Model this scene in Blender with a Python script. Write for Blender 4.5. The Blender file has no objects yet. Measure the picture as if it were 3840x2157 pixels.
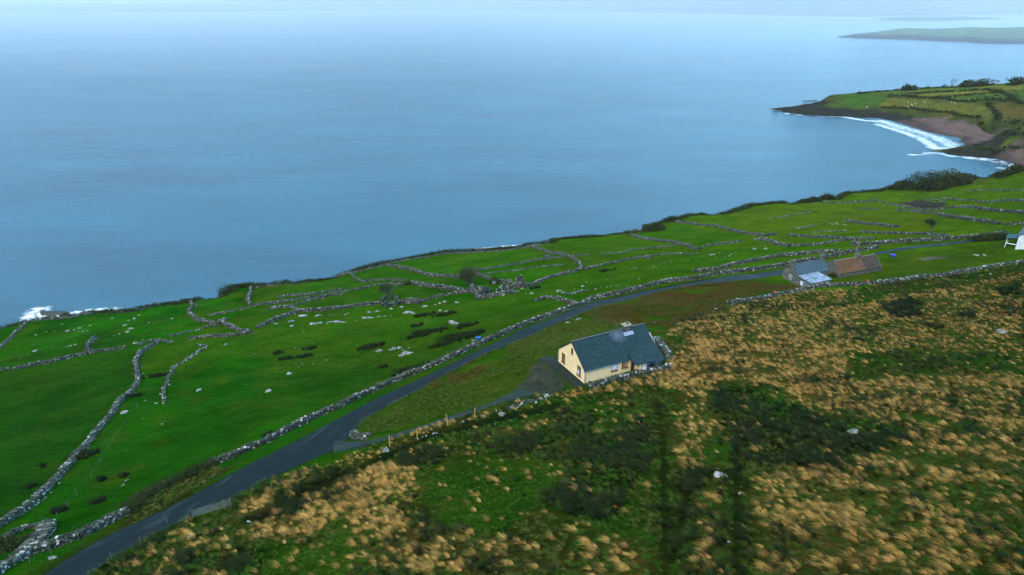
import bpy, math, random
import numpy as np
from mathutils import Vector
sc = bpy.context.scene
R = math.radians
rng = np.random.default_rng(7)
random.seed(7)

# ------------------------------------------------------------ camera
PITCH = R(23.2); FL = 2560.0; CAMZ = 130.0
cd = bpy.data.cameras.new('camera'); cam = bpy.data.objects.new('camera', cd)
sc.collection.objects.link(cam); sc.camera = cam
cam.location = (0, 0, CAMZ); cam.rotation_euler = (R(90) - PITCH, 0, 0)
cd.sensor_width = 36; cd.lens = 36 * FL / 3840; cd.clip_start = 0.5; cd.clip_end = 60000

# ------------------------------------------------------------ sky, sun, exposure
SUN_EL, SUN_AZ = 46, 212          # azimuth clockwise from +Y
w = bpy.data.worlds.new('World'); sc.world = w; w.use_nodes = True
nt = w.node_tree; nt.nodes.clear()
out = nt.nodes.new('ShaderNodeOutputWorld'); bg = nt.nodes.new('ShaderNodeBackground')
sky = nt.nodes.new('ShaderNodeTexSky'); sky.sky_type = 'NISHITA'; sky.sun_disc = False
sky.sun_elevation = R(SUN_EL); sky.sun_rotation = R(SUN_AZ); sky.altitude = 100
sky.air_density = 1.0; sky.dust_density = 2.5; sky.ozone_density = 2.0
bg.inputs['Strength'].default_value = 0.085
tc = nt.nodes.new('ShaderNodeTexCoord')
mp = nt.nodes.new('ShaderNodeMapping'); mp.inputs['Scale'].default_value = (1, 1, 3.5)
nz = nt.nodes.new('ShaderNodeTexNoise'); nz.inputs['Scale'].default_value = 2.2; nz.inputs['Detail'].default_value = 7
rp = nt.nodes.new('ShaderNodeValToRGB')
rp.color_ramp.elements[0].position = 0.30; rp.color_ramp.elements[0].color = (.72, .76, .80, 1)
rp.color_ramp.elements[1].position = 0.72; rp.color_ramp.elements[1].color = (1.15, 1.12, 1.08, 1)
sx = nt.nodes.new('ShaderNodeSeparateXYZ'); re_ = nt.nodes.new('ShaderNodeValToRGB')      # cloud colour by height above the horizon
for _ in range(3): re_.color_ramp.elements.new(.5)
for k_, (p_, c_) in enumerate(((0.0, (7.2, 11.0, 12.8)), (.16, (5.0, 9.2, 13.8)), (.48, (.85, 3.1, 5.6)), (.72, (1.2, 3.2, 5.0)), (1.0, (9.4, 9.4, 8.8)))):
    re_.color_ramp.elements[k_].position = p_; re_.color_ramp.elements[k_].color = c_ + (1,)
ml = nt.nodes.new('ShaderNodeMix'); ml.data_type = 'RGBA'; ml.blend_type = 'MULTIPLY'; ml.inputs[0].default_value = 1
mx = nt.nodes.new('ShaderNodeMix'); mx.data_type = 'RGBA'; mx.inputs[0].default_value = 0.85
nt.links.new(tc.outputs['Generated'], mp.inputs['Vector']); nt.links.new(mp.outputs[0], nz.inputs['Vector'])
nt.links.new(nz.outputs['Fac'], rp.inputs['Fac'])
nt.links.new(tc.outputs['Generated'], sx.inputs[0]); nt.links.new(sx.outputs[2], re_.inputs[0]); nt.links.new(re_.outputs[0], ml.inputs[6]); nt.links.new(rp.outputs[0], ml.inputs[7])
dt = nt.nodes.new('ShaderNodeVectorMath'); dt.operation = 'DOT_PRODUCT'; dt.inputs[1].default_value = (.90, .43, 0); nt.links.new(tc.outputs['Generated'], dt.inputs[0])
mrz = nt.nodes.new('ShaderNodeMapRange'); mrz.inputs[1].default_value = .35; mrz.inputs[2].default_value = .92; mrz.inputs[3].default_value = .90; mrz.inputs[4].default_value = 5.6; nt.links.new(dt.outputs['Value'], mrz.inputs[0])
mz = nt.nodes.new('ShaderNodeVectorMath'); mz.operation = 'SCALE'; nt.links.new(ml.outputs[2], mz.inputs[0]); nt.links.new(mrz.outputs[0], mz.inputs['Scale'])
nt.links.new(sky.outputs[0], mx.inputs[6]); nt.links.new(mz.outputs[0], mx.inputs[7])
nt.links.new(mx.outputs[2], bg.inputs['Color']); nt.links.new(bg.outputs[0], out.inputs['Surface'])
sd_ = bpy.data.lights.new('sun', 'SUN'); sun = bpy.data.objects.new('sun', sd_); sc.collection.objects.link(sun)
sd_.energy = 1.5; sd_.angle = R(25); sd_.color = (1, 0.95, 0.88)
sun.rotation_euler = (R(90 - SUN_EL), 0, R(180 - SUN_AZ))
sc.view_settings.view_transform = 'Standard'; sc.view_settings.look = 'None'
sc.view_settings.exposure = 1.3; sc.view_settings.gamma = 1
sc.cycles.volume_bounces = 1
sc.cycles.max_bounces = 6

# ------------------------------------------------------------ projection of traced outlines onto the real terrain
CP, SP = math.cos(PITCH), math.sin(PITCH)
def ray(u, v):
    x = (np.asarray(u, float) - 1920) / FL; y = -(np.asarray(v, float) - 1078.5) / FL
    return np.stack([x, CP + y * SP, -SP + y * CP], -1)
def at(u, v, z):
    d = ray(u, v); t = (z - CAMZ) / d[..., 2]
    return np.stack([d[..., 0] * t, d[..., 1] * t, np.zeros_like(t) + z], -1)
CR = {'c1': (0, 1000, 2.0094), 'c2': (0, 1437, 2.0094), 'c3': (960, 850, 2.0094), 'c4': (1280, 1437, 2.0094),
      'c5': (1900, 1000, 2.0094), 'c6': (2560, 600, 2.0094), 'c7': (2560, 0, 2.0094), 'c8': (2560, 1437, 2.0094),
      'b4': (2860, 290, 2.6286), 'b5': (2700, 640, 2.2596), 'b6': (2040, 800, 2.576), 'b8': (2500, 900, 2.576),
      'h1': (2040, 1180, 4.954), 'h2': (2900, 920, 4.954), 'px': (0, 0, 1.0),
      'd1': (640, 1000, 4.0188), 'd5': (1400, 960, 4.0188), 'd7': (0, 1700, 3.166), 'd6': (1200, 1440, 3.617)}
def PX(tag, pts):
    ox, oy, s = CR[tag]; return [(ox + p[0] / s, oy + p[1] / s) + tuple(p[2:]) for p in pts]

# ------------------------------------------------------------ noise
def vnoise(x, y, seed=0):
    xi = np.floor(x).astype(np.int64); yi = np.floor(y).astype(np.int64); fx = x - xi; fy = y - yi
    fx = fx * fx * (3 - 2 * fx); fy = fy * fy * (3 - 2 * fy)
    def h(a, b):
        n = (a * 374761393 + b * 668265263 + seed * 1442695041) & 0xffffffff
        n = ((n ^ (n >> 13)) * 1274126177) & 0xffffffff
        return ((n ^ (n >> 16)) & 0xffff) / 65535.0
    return (h(xi, yi) * (1 - fx) + h(xi + 1, yi) * fx) * (1 - fy) + (h(xi, yi + 1) * (1 - fx) + h(xi + 1, yi + 1) * fx) * fy
def fbm(x, y, s, seed=0, o=3):
    r = 0; a = 1; t = 0
    for i in range(o):
        r = r + a * vnoise(x / s + 17.3 * i, y / s - 9.1 * i, seed + i); t += a; a *= .5; s = s * .5
    return r / t            # 0..1

# ------------------------------------------------------------ terrain
ctrl = [  # photo point and height above the sea
 (0,1240,10),(300,1188,10),(500,1165,11),(750,1120,12),(900,1075,12),(1200,1020,12),(1500,960,12),(1800,932,12),(2080,895,13),
 (2400,862,14),(2560,820,14),(2700,793,15),(3000,752,15),(3300,712,14),(3500,682,12),(3700,662,9),(3840,640,6),
 (0,1600,42),(400,1500,42),(0,1900,57),(700,1300,30),(1100,1180,30),(1500,1150,31),(1400,1400,50),(1000,1500,50),(600,1750,57),
 (300,2080,70),(-300,2300,72),(640,1950,69),(1150,1670,66.5),(1500,1480,65),(1750,1350,64),(2000,1230,62.5),(2300,1150,60.5),(2600,1108,59.5),(2850,1046,58.5),
 (2030,1000,32),(2400,950,34),(2700,900,33),(3000,860,30),(3300,820,26),(3600,760,18),
 (3150,1000,57),(3300,955,57),(3450,935,57.5),(3700,905,59),(3320,1000,58),(3500,1010,59.5),(3500,960,58.3),(3800,1000,63),(3820,940,60.5),
 (2993,1062,57.6),
 (1920,2157,85),(1000,2157,79),(3840,2157,94),(2900,2157,90),(3840,1700,88),(3840,1400,81),(3840,1150,73),(3840,985,65),
 (3000,1700,84.5),(3000,1400,79),(2600,1300,75.5),(2190,1445,75),(2080,1360,74.2),(2300,1330,74.6),(2430,1395,76),(2530,1340,76.2),(2100,1540,77),(1600,1700,76),(1300,1850,75.5),
 (1500,1550,69),(1850,1450,71),(1850,1330,68.5),(2700,1180,68),(2450,1150,65),(3100,1085,63.5),(3400,1050,64),(3000,1250,74),(2000,1270,66),(2300,1190,65.5),
 # across the bay
 (2895,407,-.5),(2990,412,2),(3100,420,4),(3200,430,3),(3310,447,.6),(3420,472,.6),(3500,495,.6),(3600,527,.6),(3500,462,2.2),(3650,500,2.5),(3720,530,2.5),
 (3130,402,10),(3300,420,11),(3480,436,10),(3650,468,9),(3800,500,12),(3130,370,9),(3250,352,13),(3400,342,17),(3600,325,23),(3840,306,30),(3840,400,24),(3600,390,17),
 (3250,357,.5),(3350,349,.5),(3500,338,.5),(3600,330,.5),(3840,311,.5),(4300,288,.5),
 (3560,565,2),(3700,575,3),(3840,545,12),(3760,590,1.5),(3840,625,2.5),(3840,590,3),
]
C3 = np.array([at(u, v, z) for u, v, z in ctrl])
extra = np.array([(-420,330,8),(-420,150,48),(-150,-80,104),(120,-120,128),(60,-40,108),(280,60,128),(300,250,92),(420,450,60),(700,600,60),(1100,700,90),(1300,1500,1),(900,1500,.5),(-120,30,84),(-300,20,72)], float)
C3 = np.vstack([C3, extra])
# the tussock hillside keeps its fall
def tpsk(r2): return 0.5 * r2 * np.log(np.maximum(r2, 1e-9))
SC = 100.0
X = C3[:, :2] / SC; n_ = len(X)
K = tpsk(((X[:, None] - X[None]) ** 2).sum(-1)) + np.eye(n_) * 0.0025
Pm = np.hstack([np.ones((n_, 1)), X]); A = np.block([[K, Pm], [Pm.T, np.zeros((3, 3))]])
wt = np.linalg.solve(A, np.concatenate([C3[:, 2], np.zeros(3)]))
def tps(x, y):
    s = np.shape(x); x = np.ravel(x) / SC; y = np.ravel(y) / SC; o = np.empty(len(x))
    for i in range(0, len(x), 20000):
        a, b = x[i:i+20000], y[i:i+20000]
        r2 = (a[:, None] - X[None, :, 0]) ** 2 + (b[:, None] - X[None, :, 1]) ** 2
        o[i:i+20000] = tpsk(r2) @ wt[:n_] + wt[n_] + wt[n_+1] * a + wt[n_+2] * b
    return o.reshape(s)

def spaced(lo, hi, a, b, d, g, dmax):
    r = list(np.arange(a, b + d, d)); s = d
    while r[-1] < hi: s = min(s * g, dmax); r.append(r[-1] + s)
    l = [a]; s = d
    while l[-1] > lo: s = min(s * g, dmax); l.append(l[-1] - s)
    return np.array(l[1:][::-1] + r)
GX = spaced(-520, 1900, -110, 150, 0.75, 1.02, 7); GY = spaced(-200, 1900, 28, 230, 0.75, 1.018, 7)
gx, gy = np.meshgrid(GX, GY)
Z0 = tps(gx, gy)

def bil(Z, x, y):
    ix = np.clip(np.interp(x, GX, np.arange(len(GX))), 0, len(GX) - 1.001); iy = np.clip(np.interp(y, GY, np.arange(len(GY))), 0, len(GY) - 1.001)
    a = ix.astype(int); b = iy.astype(int); fx = ix - a; fy = iy - b
    return (Z[b, a] * (1 - fx) + Z[b, a + 1] * fx) * (1 - fy) + (Z[b + 1, a] * (1 - fx) + Z[b + 1, a + 1] * fx) * fy
TT = np.concatenate([np.linspace(25, 400, 500), np.linspace(401, 2400, 700)])
def hit(Z, u, v):
    """points where the lines of sight through traced photo points meet the terrain"""
    d = ray(u, v).reshape(-1, 3); o = np.empty((len(d), 3))
    for i, q in enumerate(d):
        z = CAMZ + TT * q[2] - bil(Z, TT * q[0], TT * q[1])
        k = np.argmax(z < 0)
        if z[k] >= 0: k = len(TT) - 1
        k = max(k, 1); f = z[k-1] / (z[k-1] - z[k]); t = TT[k-1] + f * (TT[k] - TT[k-1])
        o[i] = (q[0] * t, q[1] * t, CAMZ + q[2] * t)
    return o
def inpoly(x, y, poly):
    r = np.zeros(np.shape(x), bool); n = len(poly)
    bx0, bx1 = poly[:, 0].min(), poly[:, 0].max(); by0, by1 = poly[:, 1].min(), poly[:, 1].max()
    m = (x >= bx0) & (x <= bx1) & (y >= by0) & (y <= by1); xs = x[m]; ys = y[m]; q = np.zeros(len(xs), bool)
    for i in range(n):
        x1, y1 = poly[i]; x2, y2 = poly[(i + 1) % n]
        if y1 == y2: continue
        c = ((y1 > ys) != (y2 > ys)) & (xs < (x2 - x1) * (ys - y1) / (y2 - y1) + x1); q ^= c
    r[m] = q; return r
def pdist(x, y, line, closed=False):
    """distance to a polyline"""
    r = np.full(np.shape(x), 1e9); n = len(line)
    for i in range(n if closed else n - 1):
        a = line[i]; b = line[(i + 1) % n]; d = b - a; L = max((d * d).sum(), 1e-9)
        t = np.clip(((x - a[0]) * d[0] + (y - a[1]) * d[1]) / L, 0, 1)
        r = np.minimum(r, (x - a[0] - t * d[0]) ** 2 + (y - a[1] - t * d[1]) ** 2)
    return np.sqrt(r)

# coast: cliff-top edge traced in the photo, then the waterline round the bay
edge_px = ([(-700,1420),(-350,1330)] + PX('c1', [(0,452),(60,455),(215,405),(330,388),(430,382),(520,375),(600,358),(700,343),(850,350),(1000,340),(1070,325),(1160,303),(1300,285),(1420,270),(1520,242),(1680,228),(1690,185),(1730,160),(1850,146),(2000,150),(2150,125),(2300,98),(2420,90),(2500,75)]) +
   PX('c3', [(380,400),(560,376),(700,352),(800,320),(880,300),(980,280),(1100,258),(1250,226),(1400,200),(1600,190),(1800,180),(1990,160),(2080,140),(2230,125),(2280,85),(2400,72),(2572,62)]) +
   PX('b6', [(170,232),(400,212),(700,205),(850,190),(970,180),(990,140),(1070,115),(1200,75),(1300,55),(1450,20)]) +
   PX('b5', [(60,370),(200,325),(270,302),(400,285),(500,280),(600,272),(650,282),(720,262),(870,240),(1000,245),(1040,215),(1110,190),(1200,185),(1350,178),(1450,150),(1560,140),(1690,150),(1760,120),(1800,95),(1950,90),(2100,70),(2300,55),(2450,25),(2576,-8)]))
E3 = hit(Z0, [p[0] for p in edge_px], [p[1] for p in edge_px])
e2 = E3[:, :2].copy()
tn = np.gradient(e2, axis=0); tn /= np.linalg.norm(tn, axis=1)[:, None]; nrm = np.stack([-tn[:, 1], tn[:, 0]], 1)
cliffw = np.clip((E3[:, 2]) * 0.55, 3, 7)
for _ in range(2): nrm[1:-1] = (nrm[:-2] + nrm[1:-1] * 2 + nrm[2:]) / 4
base2 = e2 + nrm * cliffw[:, None]
bay_px = PX('b4', [(2576,900),(2540,885),(2470,860),(2400,830),(2330,800),(2200,795),(2050,790),(1950,775),(1850,770),(1760,735),(1640,722),(1800,712),(1950,700),(2000,660),(1960,645),(1900,625),(1960,600),(1850,590),(1700,560),(1550,515),(1400,460),(1250,425),(1160,408),(1000,405),(850,390),(700,385),(560,385),(450,385),(330,360),(200,345),(140,330),(75,310),(200,292),(350,290),(400,285),(520,270),(600,225),(700,215)])
bay2 = at(np.array([p[0] for p in bay_px]), np.array([p[1] for p in bay_px]), 0.0)[:, :2]
back2 = at(np.array([3160,3250,3400,3600,3840,4300]), np.array([363,356,345,328,310,285]), 0.0)[:, :2]
close = np.array([(1880, 1500), (1880, -190), (-515, -190), (-515, base2[0, 1])])
LAND = np.vstack([base2, bay2, back2, close])
sdw = pdist(gx, gy, LAND[:len(base2) + len(bay2) + len(back2)])
ins = inpoly(gx + (fbm(gx, gy, 6, 5) - .5) * 5, gy + (fbm(gx, gy, 6, 8) - .5) * 5, LAND)
sdn = np.where(ins, sdw, -sdw)
Bi = np.arange(len(base2))

# zones as world-space outlines
def Z_(tag, pts):
    q = PX(tag, pts); return hit(Z0, [p[0] for p in q], [p[1] for p in q])[:, :2]
moor = Z_('px', [(120,2400),(370,2157),(445,2094),(568,2019),(712,1952),(870,1880),(952,1836),(1032,1800),(1105,1775),(1250,1745),(1363,1688),(1479,1648),(1628,1602),(1777,1551),(1927,1507),(2016,1484),(2100,1470),(2200,1452),(2330,1425),(2490,1378),(2530,1330),(2500,1260),(2560,1200),(2729,1150),(2985,1100),(3270,1070),(3600,1030),(3840,985),(4300,950),(4600,2500),(1900,3400)])
straw_polys = [(Z_('c4', p), d) for p, d in [
   ([(0,680),(300,620),(680,640),(700,760),(520,900),(560,1050),(720,1100),(1100,1080),(1250,1200),(1340,1447),(-50,1447)], .95),
   ([(1100,1080),(1300,1250),(1900,1050),(2200,1200),(2300,1447),(1200,1447)], .35),
   ([(400,540),(1300,330),(2200,60),(2330,400),(1900,700),(1400,800),(900,1050),(650,1000),(700,700)], .10),
   ([(1650,-40),(2300,-60),(2250,60),(1700,60)], .75)]]
straw_polys += [(Z_('c5', p), d) for p, d in [
   ([(420,920),(700,820),(1150,770),(1250,640),(1330,560),(1480,500),(1650,600),(2572,600),(2572,1100),(2250,1000),(2000,880),(1600,850),(1500,1000),(1400,960),(1130,900),(1000,900),(420,980)], .95),
   ([(1400,1000),(1550,1000),(1600,1150),(1700,1250),(1500,1300),(1350,1447),(1250,1447),(1400,1200)], .6),
   ([(1650,330),(2572,100),(2572,600),(1650,560),(1100,520)], .33)]]
straw_polys += [(Z_('c8', p), d) for p, d in [
   ([(800,-20),(2572,-60),(2572,1447),(450,1447),(420,800),(700,700),(1300,600),(1700,440),(1500,330),(1100,260),(850,150)], .58),
   ([(-50,-20),(200,-20),(260,300),(150,700),(420,1447),(-50,1447)], .4),
   ([(0,700),(300,750),(330,1447),(0,1447)], .45)]]
straw_polys += [(Z_('c2', p), d) for p, d in [
   ([(1000,1150),(1400,1000),(1450,1080),(1900,1120),(1800,1300),(2100,1447),(850,1447)], .28),
   ([(1850,900),(2000,820),(2350,700),(2620,640),(2620,1000),(2250,1220),(1850,1200)], .8),
   ([(2050,740),(2200,690),(2350,650),(2572,600),(2572,680),(2100,780)], .5)]]
straw_polys += [(Z_('c6', p), d) for p, d in [
   ([(900,1150),(2572,850),(2572,1447),(0,1447),(0,1320),(500,1250)], .42)]]
straw_polys += [(Z_('d6', p), d) for p, d in [([(200,1000),(900,880),(1000,760),(1600,580),(1900,480),(2300,420),(2300,480),(1500,740),(900,1000),(300,1180)], .5)]]
rush_polys = [Z_('c4', p) for p in [
   [(420,560),(700,490),(850,540),(700,640),(480,650)], [(740,660),(900,640),(1060,700),(1040,830),(800,820)], [(1150,470),(1400,390),(1560,440),(1500,520),(1600,600),(1350,620),(1200,600)],
   [(1600,200),(1900,180),(1920,420),(1850,480),(1650,400)], [(1680,520),(2060,430),(2100,250),(2300,250),(2380,560),(2300,760),(2200,850),(2100,1000),(1950,1060),(1700,1020),(1540,960),(1500,850),(1750,800)],
   [(1960,180),(2110,170),(2120,230),(1980,240)], [(560,1150),(700,1170),(650,1230)], [(1000,1330),(1250,1330),(1230,1447),(950,1447)]]]
rush_polys += [Z_('c8', p) for p in [
   [(240,40),(600,10),(620,120),(900,180),(1050,260),(1250,330),(1280,420),(1450,440),(1550,340),(1700,370),(1700,450),(1480,540),(1300,600),(650,660),(560,580),(400,480),(380,330),(230,230)],
   [(0,700),(240,680),(250,740),(110,830),(60,1000),(0,1080)], [(390,470),(470,600),(440,720),(360,680)], [(2230,960),(2300,1060),(2200,1080)], [(2130,280),(2230,320),(2150,390)], [(1100,600),(1350,600),(1200,700)]]]
rush_polys += [Z_('c2', p) for p in [[(1350,1270),(1900,1250),(2010,1400),(1750,1447),(1350,1380)], [(700,1400),(1150,1120),(1350,1060),(1300,1130),(1000,1330),(800,1447)], [(2060,830),(2300,760),(2550,640),(2600,680),(2100,900)], [(1500,1120),(1650,1110),(1600,1180)], [(2150,900),(2300,880),(2280,1000),(2130,990)]]]
rush_polys += [Z_('c6', p) for p in [[(1500,1110),(1700,1040),(1850,1090),(1800,1180),(1600,1200)], [(2350,960),(2560,930),(2560,1010),(2400,1010)], [(2080,1150),(2230,1150),(2200,1200),(2080,1190)], [(430,1170),(500,1200),(480,1260)], [(1800,1220),(2000,1260),(1900,1300)]]]
brown_polys = [Z_('b6', p) for p in [[(330,1020),(700,870),(1190,740),(1560,660),(1900,640),(2500,700),(2250,790),(1900,840),(1700,1000),(1500,1080),(900,1150)]]]
brown_polys += [Z_('c5', p) for p in [[(1050,560),(1100,430),(1350,330),(1650,300),(1600,450),(1350,560),(1260,650)], [(600,420),(1000,230),(1200,170),(1600,180),(1650,330),(1150,420),(1080,530),(900,430),(750,430)]]]
brown_polys += [Z_('c3', [(1280,1240),(1450,1130),(1700,1020),(1750,1060),(1450,1230),(1330,1260)]), Z_('c3', [(1900,900),(2300,740),(2572,640),(2572,680),(2330,800),(1950,930)]), ]
dark_verge = Z_('c2', [(940,1000),(1230,780),(1600,620),(1750,640),(1400,840),(1000,1080)])
lawn_polys = [Z_('c3', [(1000,1400),(1900,960),(2350,780),(2572,700),(2572,850),(2250,920),(2280,1180),(1950,1180),(1750,1380),(1300,1447)]),
   Z_('c4', [(100,400),(180,340),(640,20),(1380,-20),(1250,80),(650,300),(330,390)]), Z_('c5', [(0,600),(500,400),(880,400),(1000,440),(500,560),(380,620),(340,720),(200,730),(0,940)]),
   Z_('h2', [(1000,710),(1100,620),(2000,400),(2300,230),(2600,200),(2600,640),(1800,660)]), Z_('c6', [(1480,760),(1700,700),(2300,640),(2440,640),(2440,760),(2300,800),(1700,890),(1200,920),(1180,880)])]
mud_polys = [Z_('c6', [(1640,318),(1800,310),(1990,325),(1960,360),(1850,372),(1700,350)])]
bare_polys = [Z_('c6', [(1745,742),(1850,728),(1960,735),(1980,740),(1880,755),(1800,765)])]
track_line = Z_('c4', [(-640,1010),(-300,850),(0,712),(200,625),(500,490),(700,400),(900,350),(1200,275),(1600,185)])
ditch_lines = [Z_('c8', [(300,690),(120,740),(40,860),(0,1060),(-30,1300)]), Z_('c8', [(420,480),(410,700),(420,900),(415,1100),(450,1447)]), Z_('c4', [(2400,150),(2440,500),(2460,1447)])]
beach_poly = Z_('b4', [(1160,412),(1230,392),(1500,395),(1800,402),(2050,452),(2200,490),(2400,515),(2400,560),(2250,570),(2230,600),(2100,645),(1950,645),(1890,635),(1960,600),(1700,568),(1400,468),(1250,424)]) if True else at(*[np.array(t) for t in zip(*PX('b4', [(1160,408),(1230,390),(1500,395),(1800,400),(2050,450),(2250,500),(2400,510),(2420,560),(2250,560),(2230,600),(2100,640),(1950,640),(1890,630),(1960,600),(1700,565),(1400,465),(1250,420)]))], 1.0)[:, :2]
beach2_poly = at(*[np.array(t) for t in zip(*PX('b4', [(2310,780),(2400,770),(2560,790),(2620,850),(2560,890),(2450,850)]))], 1.0)[:, :2]
stream_poly = at(*[np.array(t) for t in zip(*PX('b4', [(2060,515),(2150,520),(2300,560),(2290,600),(2230,595),(2180,570),(2100,540)]))], 1.0)[:, :2]
far_green = [(Z_('b4', p), c) for p, c in [
   ([(570,290),(720,255),(850,215),(720,200),(780,178),(950,165),(1380,160),(1230,190),(1200,240),(1080,290)], (.035,.095,.015)),
   ([(1230,200),(1420,205),(2200,265),(2240,330),(2270,420),(2100,400),(1700,330),(1200,290),(1150,280)], (.080,.105,.022)),
   ([(1450,190),(1700,200),(2270,150),(2250,130),(1900,140),(1500,165)], (.10,.13,.025)),
   ([(1750,210),(2330,155),(2430,195),(2400,230),(2100,240),(1900,240)], (.05,.11,.02)),
   ([(960,160),(1380,130),(1850,105),(2180,125),(1700,150),(1400,160)], (.06,.11,.02)),
   ([(1980,105),(2300,75),(2576,70),(2576,120),(2250,130)], (.09,.13,.025)),
   ([(2380,150),(2576,130),(2700,260),(2500,210)], (.045,.11,.02)),
   ([(2250,260),(2450,255),(2600,310),(2650,440),(2350,430),(2290,340)], (.070,.072,.022)),
   ([(2310,700),(2420,610),(2620,620),(2620,700)], (.07,.12,.015)),
   ([(2480,480),(2620,470),(2620,520),(2500,520)], (.05,.10,.02))]]

worldline_early = Z_('c2', [(500,1340),(760,1210),(1000,1060),(1300,950),(1600,800),(1850,700),(2050,610),(2250,520),(2480,400)])
worldline_early = np.vstack([worldline_early, Z_('c3', [(830,1390),(1050,1280),(1250,1180),(1500,1060),(1700,965),(2000,830),(2300,700),(2500,610)]), Z_('c5', [(900,230),(1100,190),(1400,133),(1700,95),(1950,64)])])
wobx = gx + (fbm(gx, gy, 5, 31) - .5) * 3.0; woby = gy + (fbm(gx, gy, 5, 37) - .5) * 3.0
M_moor = inpoly(wobx, woby, moor)
near = (gy < 420) & (gx < 420)
# relief of its own: hummocky moor, soft roll in the fields
hum = (fbm(gx, gy, 2.2, 3, 2) - .5) * 0.55 * (pdist(gx, gy, moor, True) > 1.5)
Z1 = Z0 + np.where(M_moor, hum, 0) + (fbm(gx, gy, 30, 11, 3) - .5) * np.where(near, 1.4, 3.0) * np.clip(sdn / 30, 0, 1)
def houseframe(x, y, th):
    d = np.array([math.cos(th), math.sin(th)]); return np.array([x, y]), d, np.array([-d[1], d[0]])
PADS = [(houseframe(11.07, 90.66, R(27.2)), -2.2, 13.9, -1.6, 8.6, 75.0), (houseframe(77, 170, R(23)), -1.2, 12, -5, 6.4, 57.9), (houseframe(91.8, 177, R(20.6)), -.6, 15.4, -.6, 6.8, 57.0)]
for (o, d, n), a0, a1, b0, b1, zz in PADS:
    a = (gx - o[0]) * d[0] + (gy - o[1]) * d[1]; b = (gx - o[0]) * n[0] + (gy - o[1]) * n[1]
    q = np.hypot(np.maximum(0, np.maximum(a0 - a, a - a1)), np.maximum(0, np.maximum(b0 - b, b - b1)))
    f = np.clip(q / 4, 0, 1); f = f * f * (3 - 2 * f); Z1 = zz * (1 - f) + Z1 * f
for L in ditch_lines:
    q = pdist(gx, gy, L); Z1 -= 0.42 * np.exp(-(q / .9) ** 2)
q = pdist(gx, gy, track_line); Z1 -= 0.28 * np.exp(-(q / 1.1) ** 2)
Z_land = Z1.copy()
rockiness = (fbm(gx, gy, 9, 51, 4) - .45) * 5
f = np.clip(sdn / np.where(gy > 450, 9, 5.0), 0, 1); f = f ** .8
ZG = np.where(sdn > 0, np.maximum(Z1, .25) * f + 0.05, np.maximum(-4, sdn * .5))
b4r = Z_('b4', [(60,310),(300,262),(600,222),(700,235),(640,262),(570,288),(720,298),(1150,312),(1200,345),(1550,372),(1250,405),(1000,412),(700,390),(300,365),(100,330)])
b4r2 = Z_('b4', [(1600,720),(1950,700),(2050,650),(2250,600),(2330,550),(2420,570),(2330,690),(2230,730),(2576,760),(2576,790),(2300,800),(2000,790),(1750,740)])
M_rock = (inpoly(gx, gy, b4r) | inpoly(gx, gy, b4r2))
ZG = np.where(M_rock & (sdn > 0), np.maximum(ZG * .75 + np.maximum(rockiness, -1.0) * np.clip(sdn / 8, 0, 1), .25 * np.clip(sdn, 0, 1)), ZG)
M_beach = inpoly(wobx, woby, beach_poly) | inpoly(wobx, woby, beach2_poly)
M_stream = inpoly(gx, gy, stream_poly)
ZG = np.where(M_stream, np.minimum(ZG, -.3), ZG)

def H(x, y): return bil(ZG, np.asarray(x, float), np.asarray(y, float))
def G(u, v): return hit(Z_land, u, v)
def GP(tag, pts):
    q = PX(tag, pts); r = G([p[0] for p in q], [p[1] for p in q]); r[:, 2] = H(r[:, 0], r[:, 1]); return r

# ------------------------------------------------------------ ground colours (base colours of vegetation and soil, with vignette darkening at lower left)
col = np.zeros(gx.shape + (3,)); n1 = fbm(gx, gy, 26, 61, 4)[..., None]; n2 = fbm(gx, gy, 6, 71, 3)[..., None]
gA = np.array([.0035, .050, .0018]); gB = np.array([.0140, .112, .0028])
col[:] = gA + (gB - gA) * np.clip(n1 * 1.6 - .3, 0, 1)
yel = np.clip((gx + 30) / 140, 0, 1)[..., None] * np.clip((gy - 110) / 100, 0, 1)[..., None]
col = col * (1 - .8 * yel) + np.array([.056, .128, .005]) * .8 * yel
old = np.clip((n2 - .50) * 3.2, 0, .6); col = col * (1 - old) + np.array([.034, .080, .005]) * old
old = np.clip((fbm(gx, gy, 45, 67, 3)[..., None] - .47) * 4, 0, .5); col = col * (1 - old) + np.array([.036, .092, .005]) * old
def paint(m, c, a=1.0):
    global col
    m = (m * a)[..., None]; col = col * (1 - m) + np.array(c) * m
paint(M_moor.astype(float), (.014, .044, .004)); paint(M_moor * np.clip((n2[..., 0] - .5) * 4, 0, .8), (.036, .038, .009))
for p in lawn_polys: paint(inpoly(wobx, woby, p).astype(float), (.034, .080, .005), .85)
bwx = gx + (fbm(gx, gy, 7, 141, 4) - .5) * 11; bwy = gy + (fbm(gx, gy, 7, 147, 4) - .5) * 11
for p in brown_polys: paint(inpoly(bwx, bwy, p) * np.clip(n2[..., 0] * 2.2 - .5, 0, 1), (.050, .034, .008), .75)
for p, d in straw_polys: paint(inpoly(wobx, woby, p) * M_moor * d, (.075, .064, .018), .6)
M_rush = np.zeros(gx.shape, bool)
for p in rush_polys: M_rush |= inpoly(wobx, woby, p)
paint(M_rush.astype(float), (.007, .014, .004), .9)
for L in ditch_lines: paint(np.exp(-(pdist(gx, gy, L) / .9) ** 2), (.010, .022, .005), .8)
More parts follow.
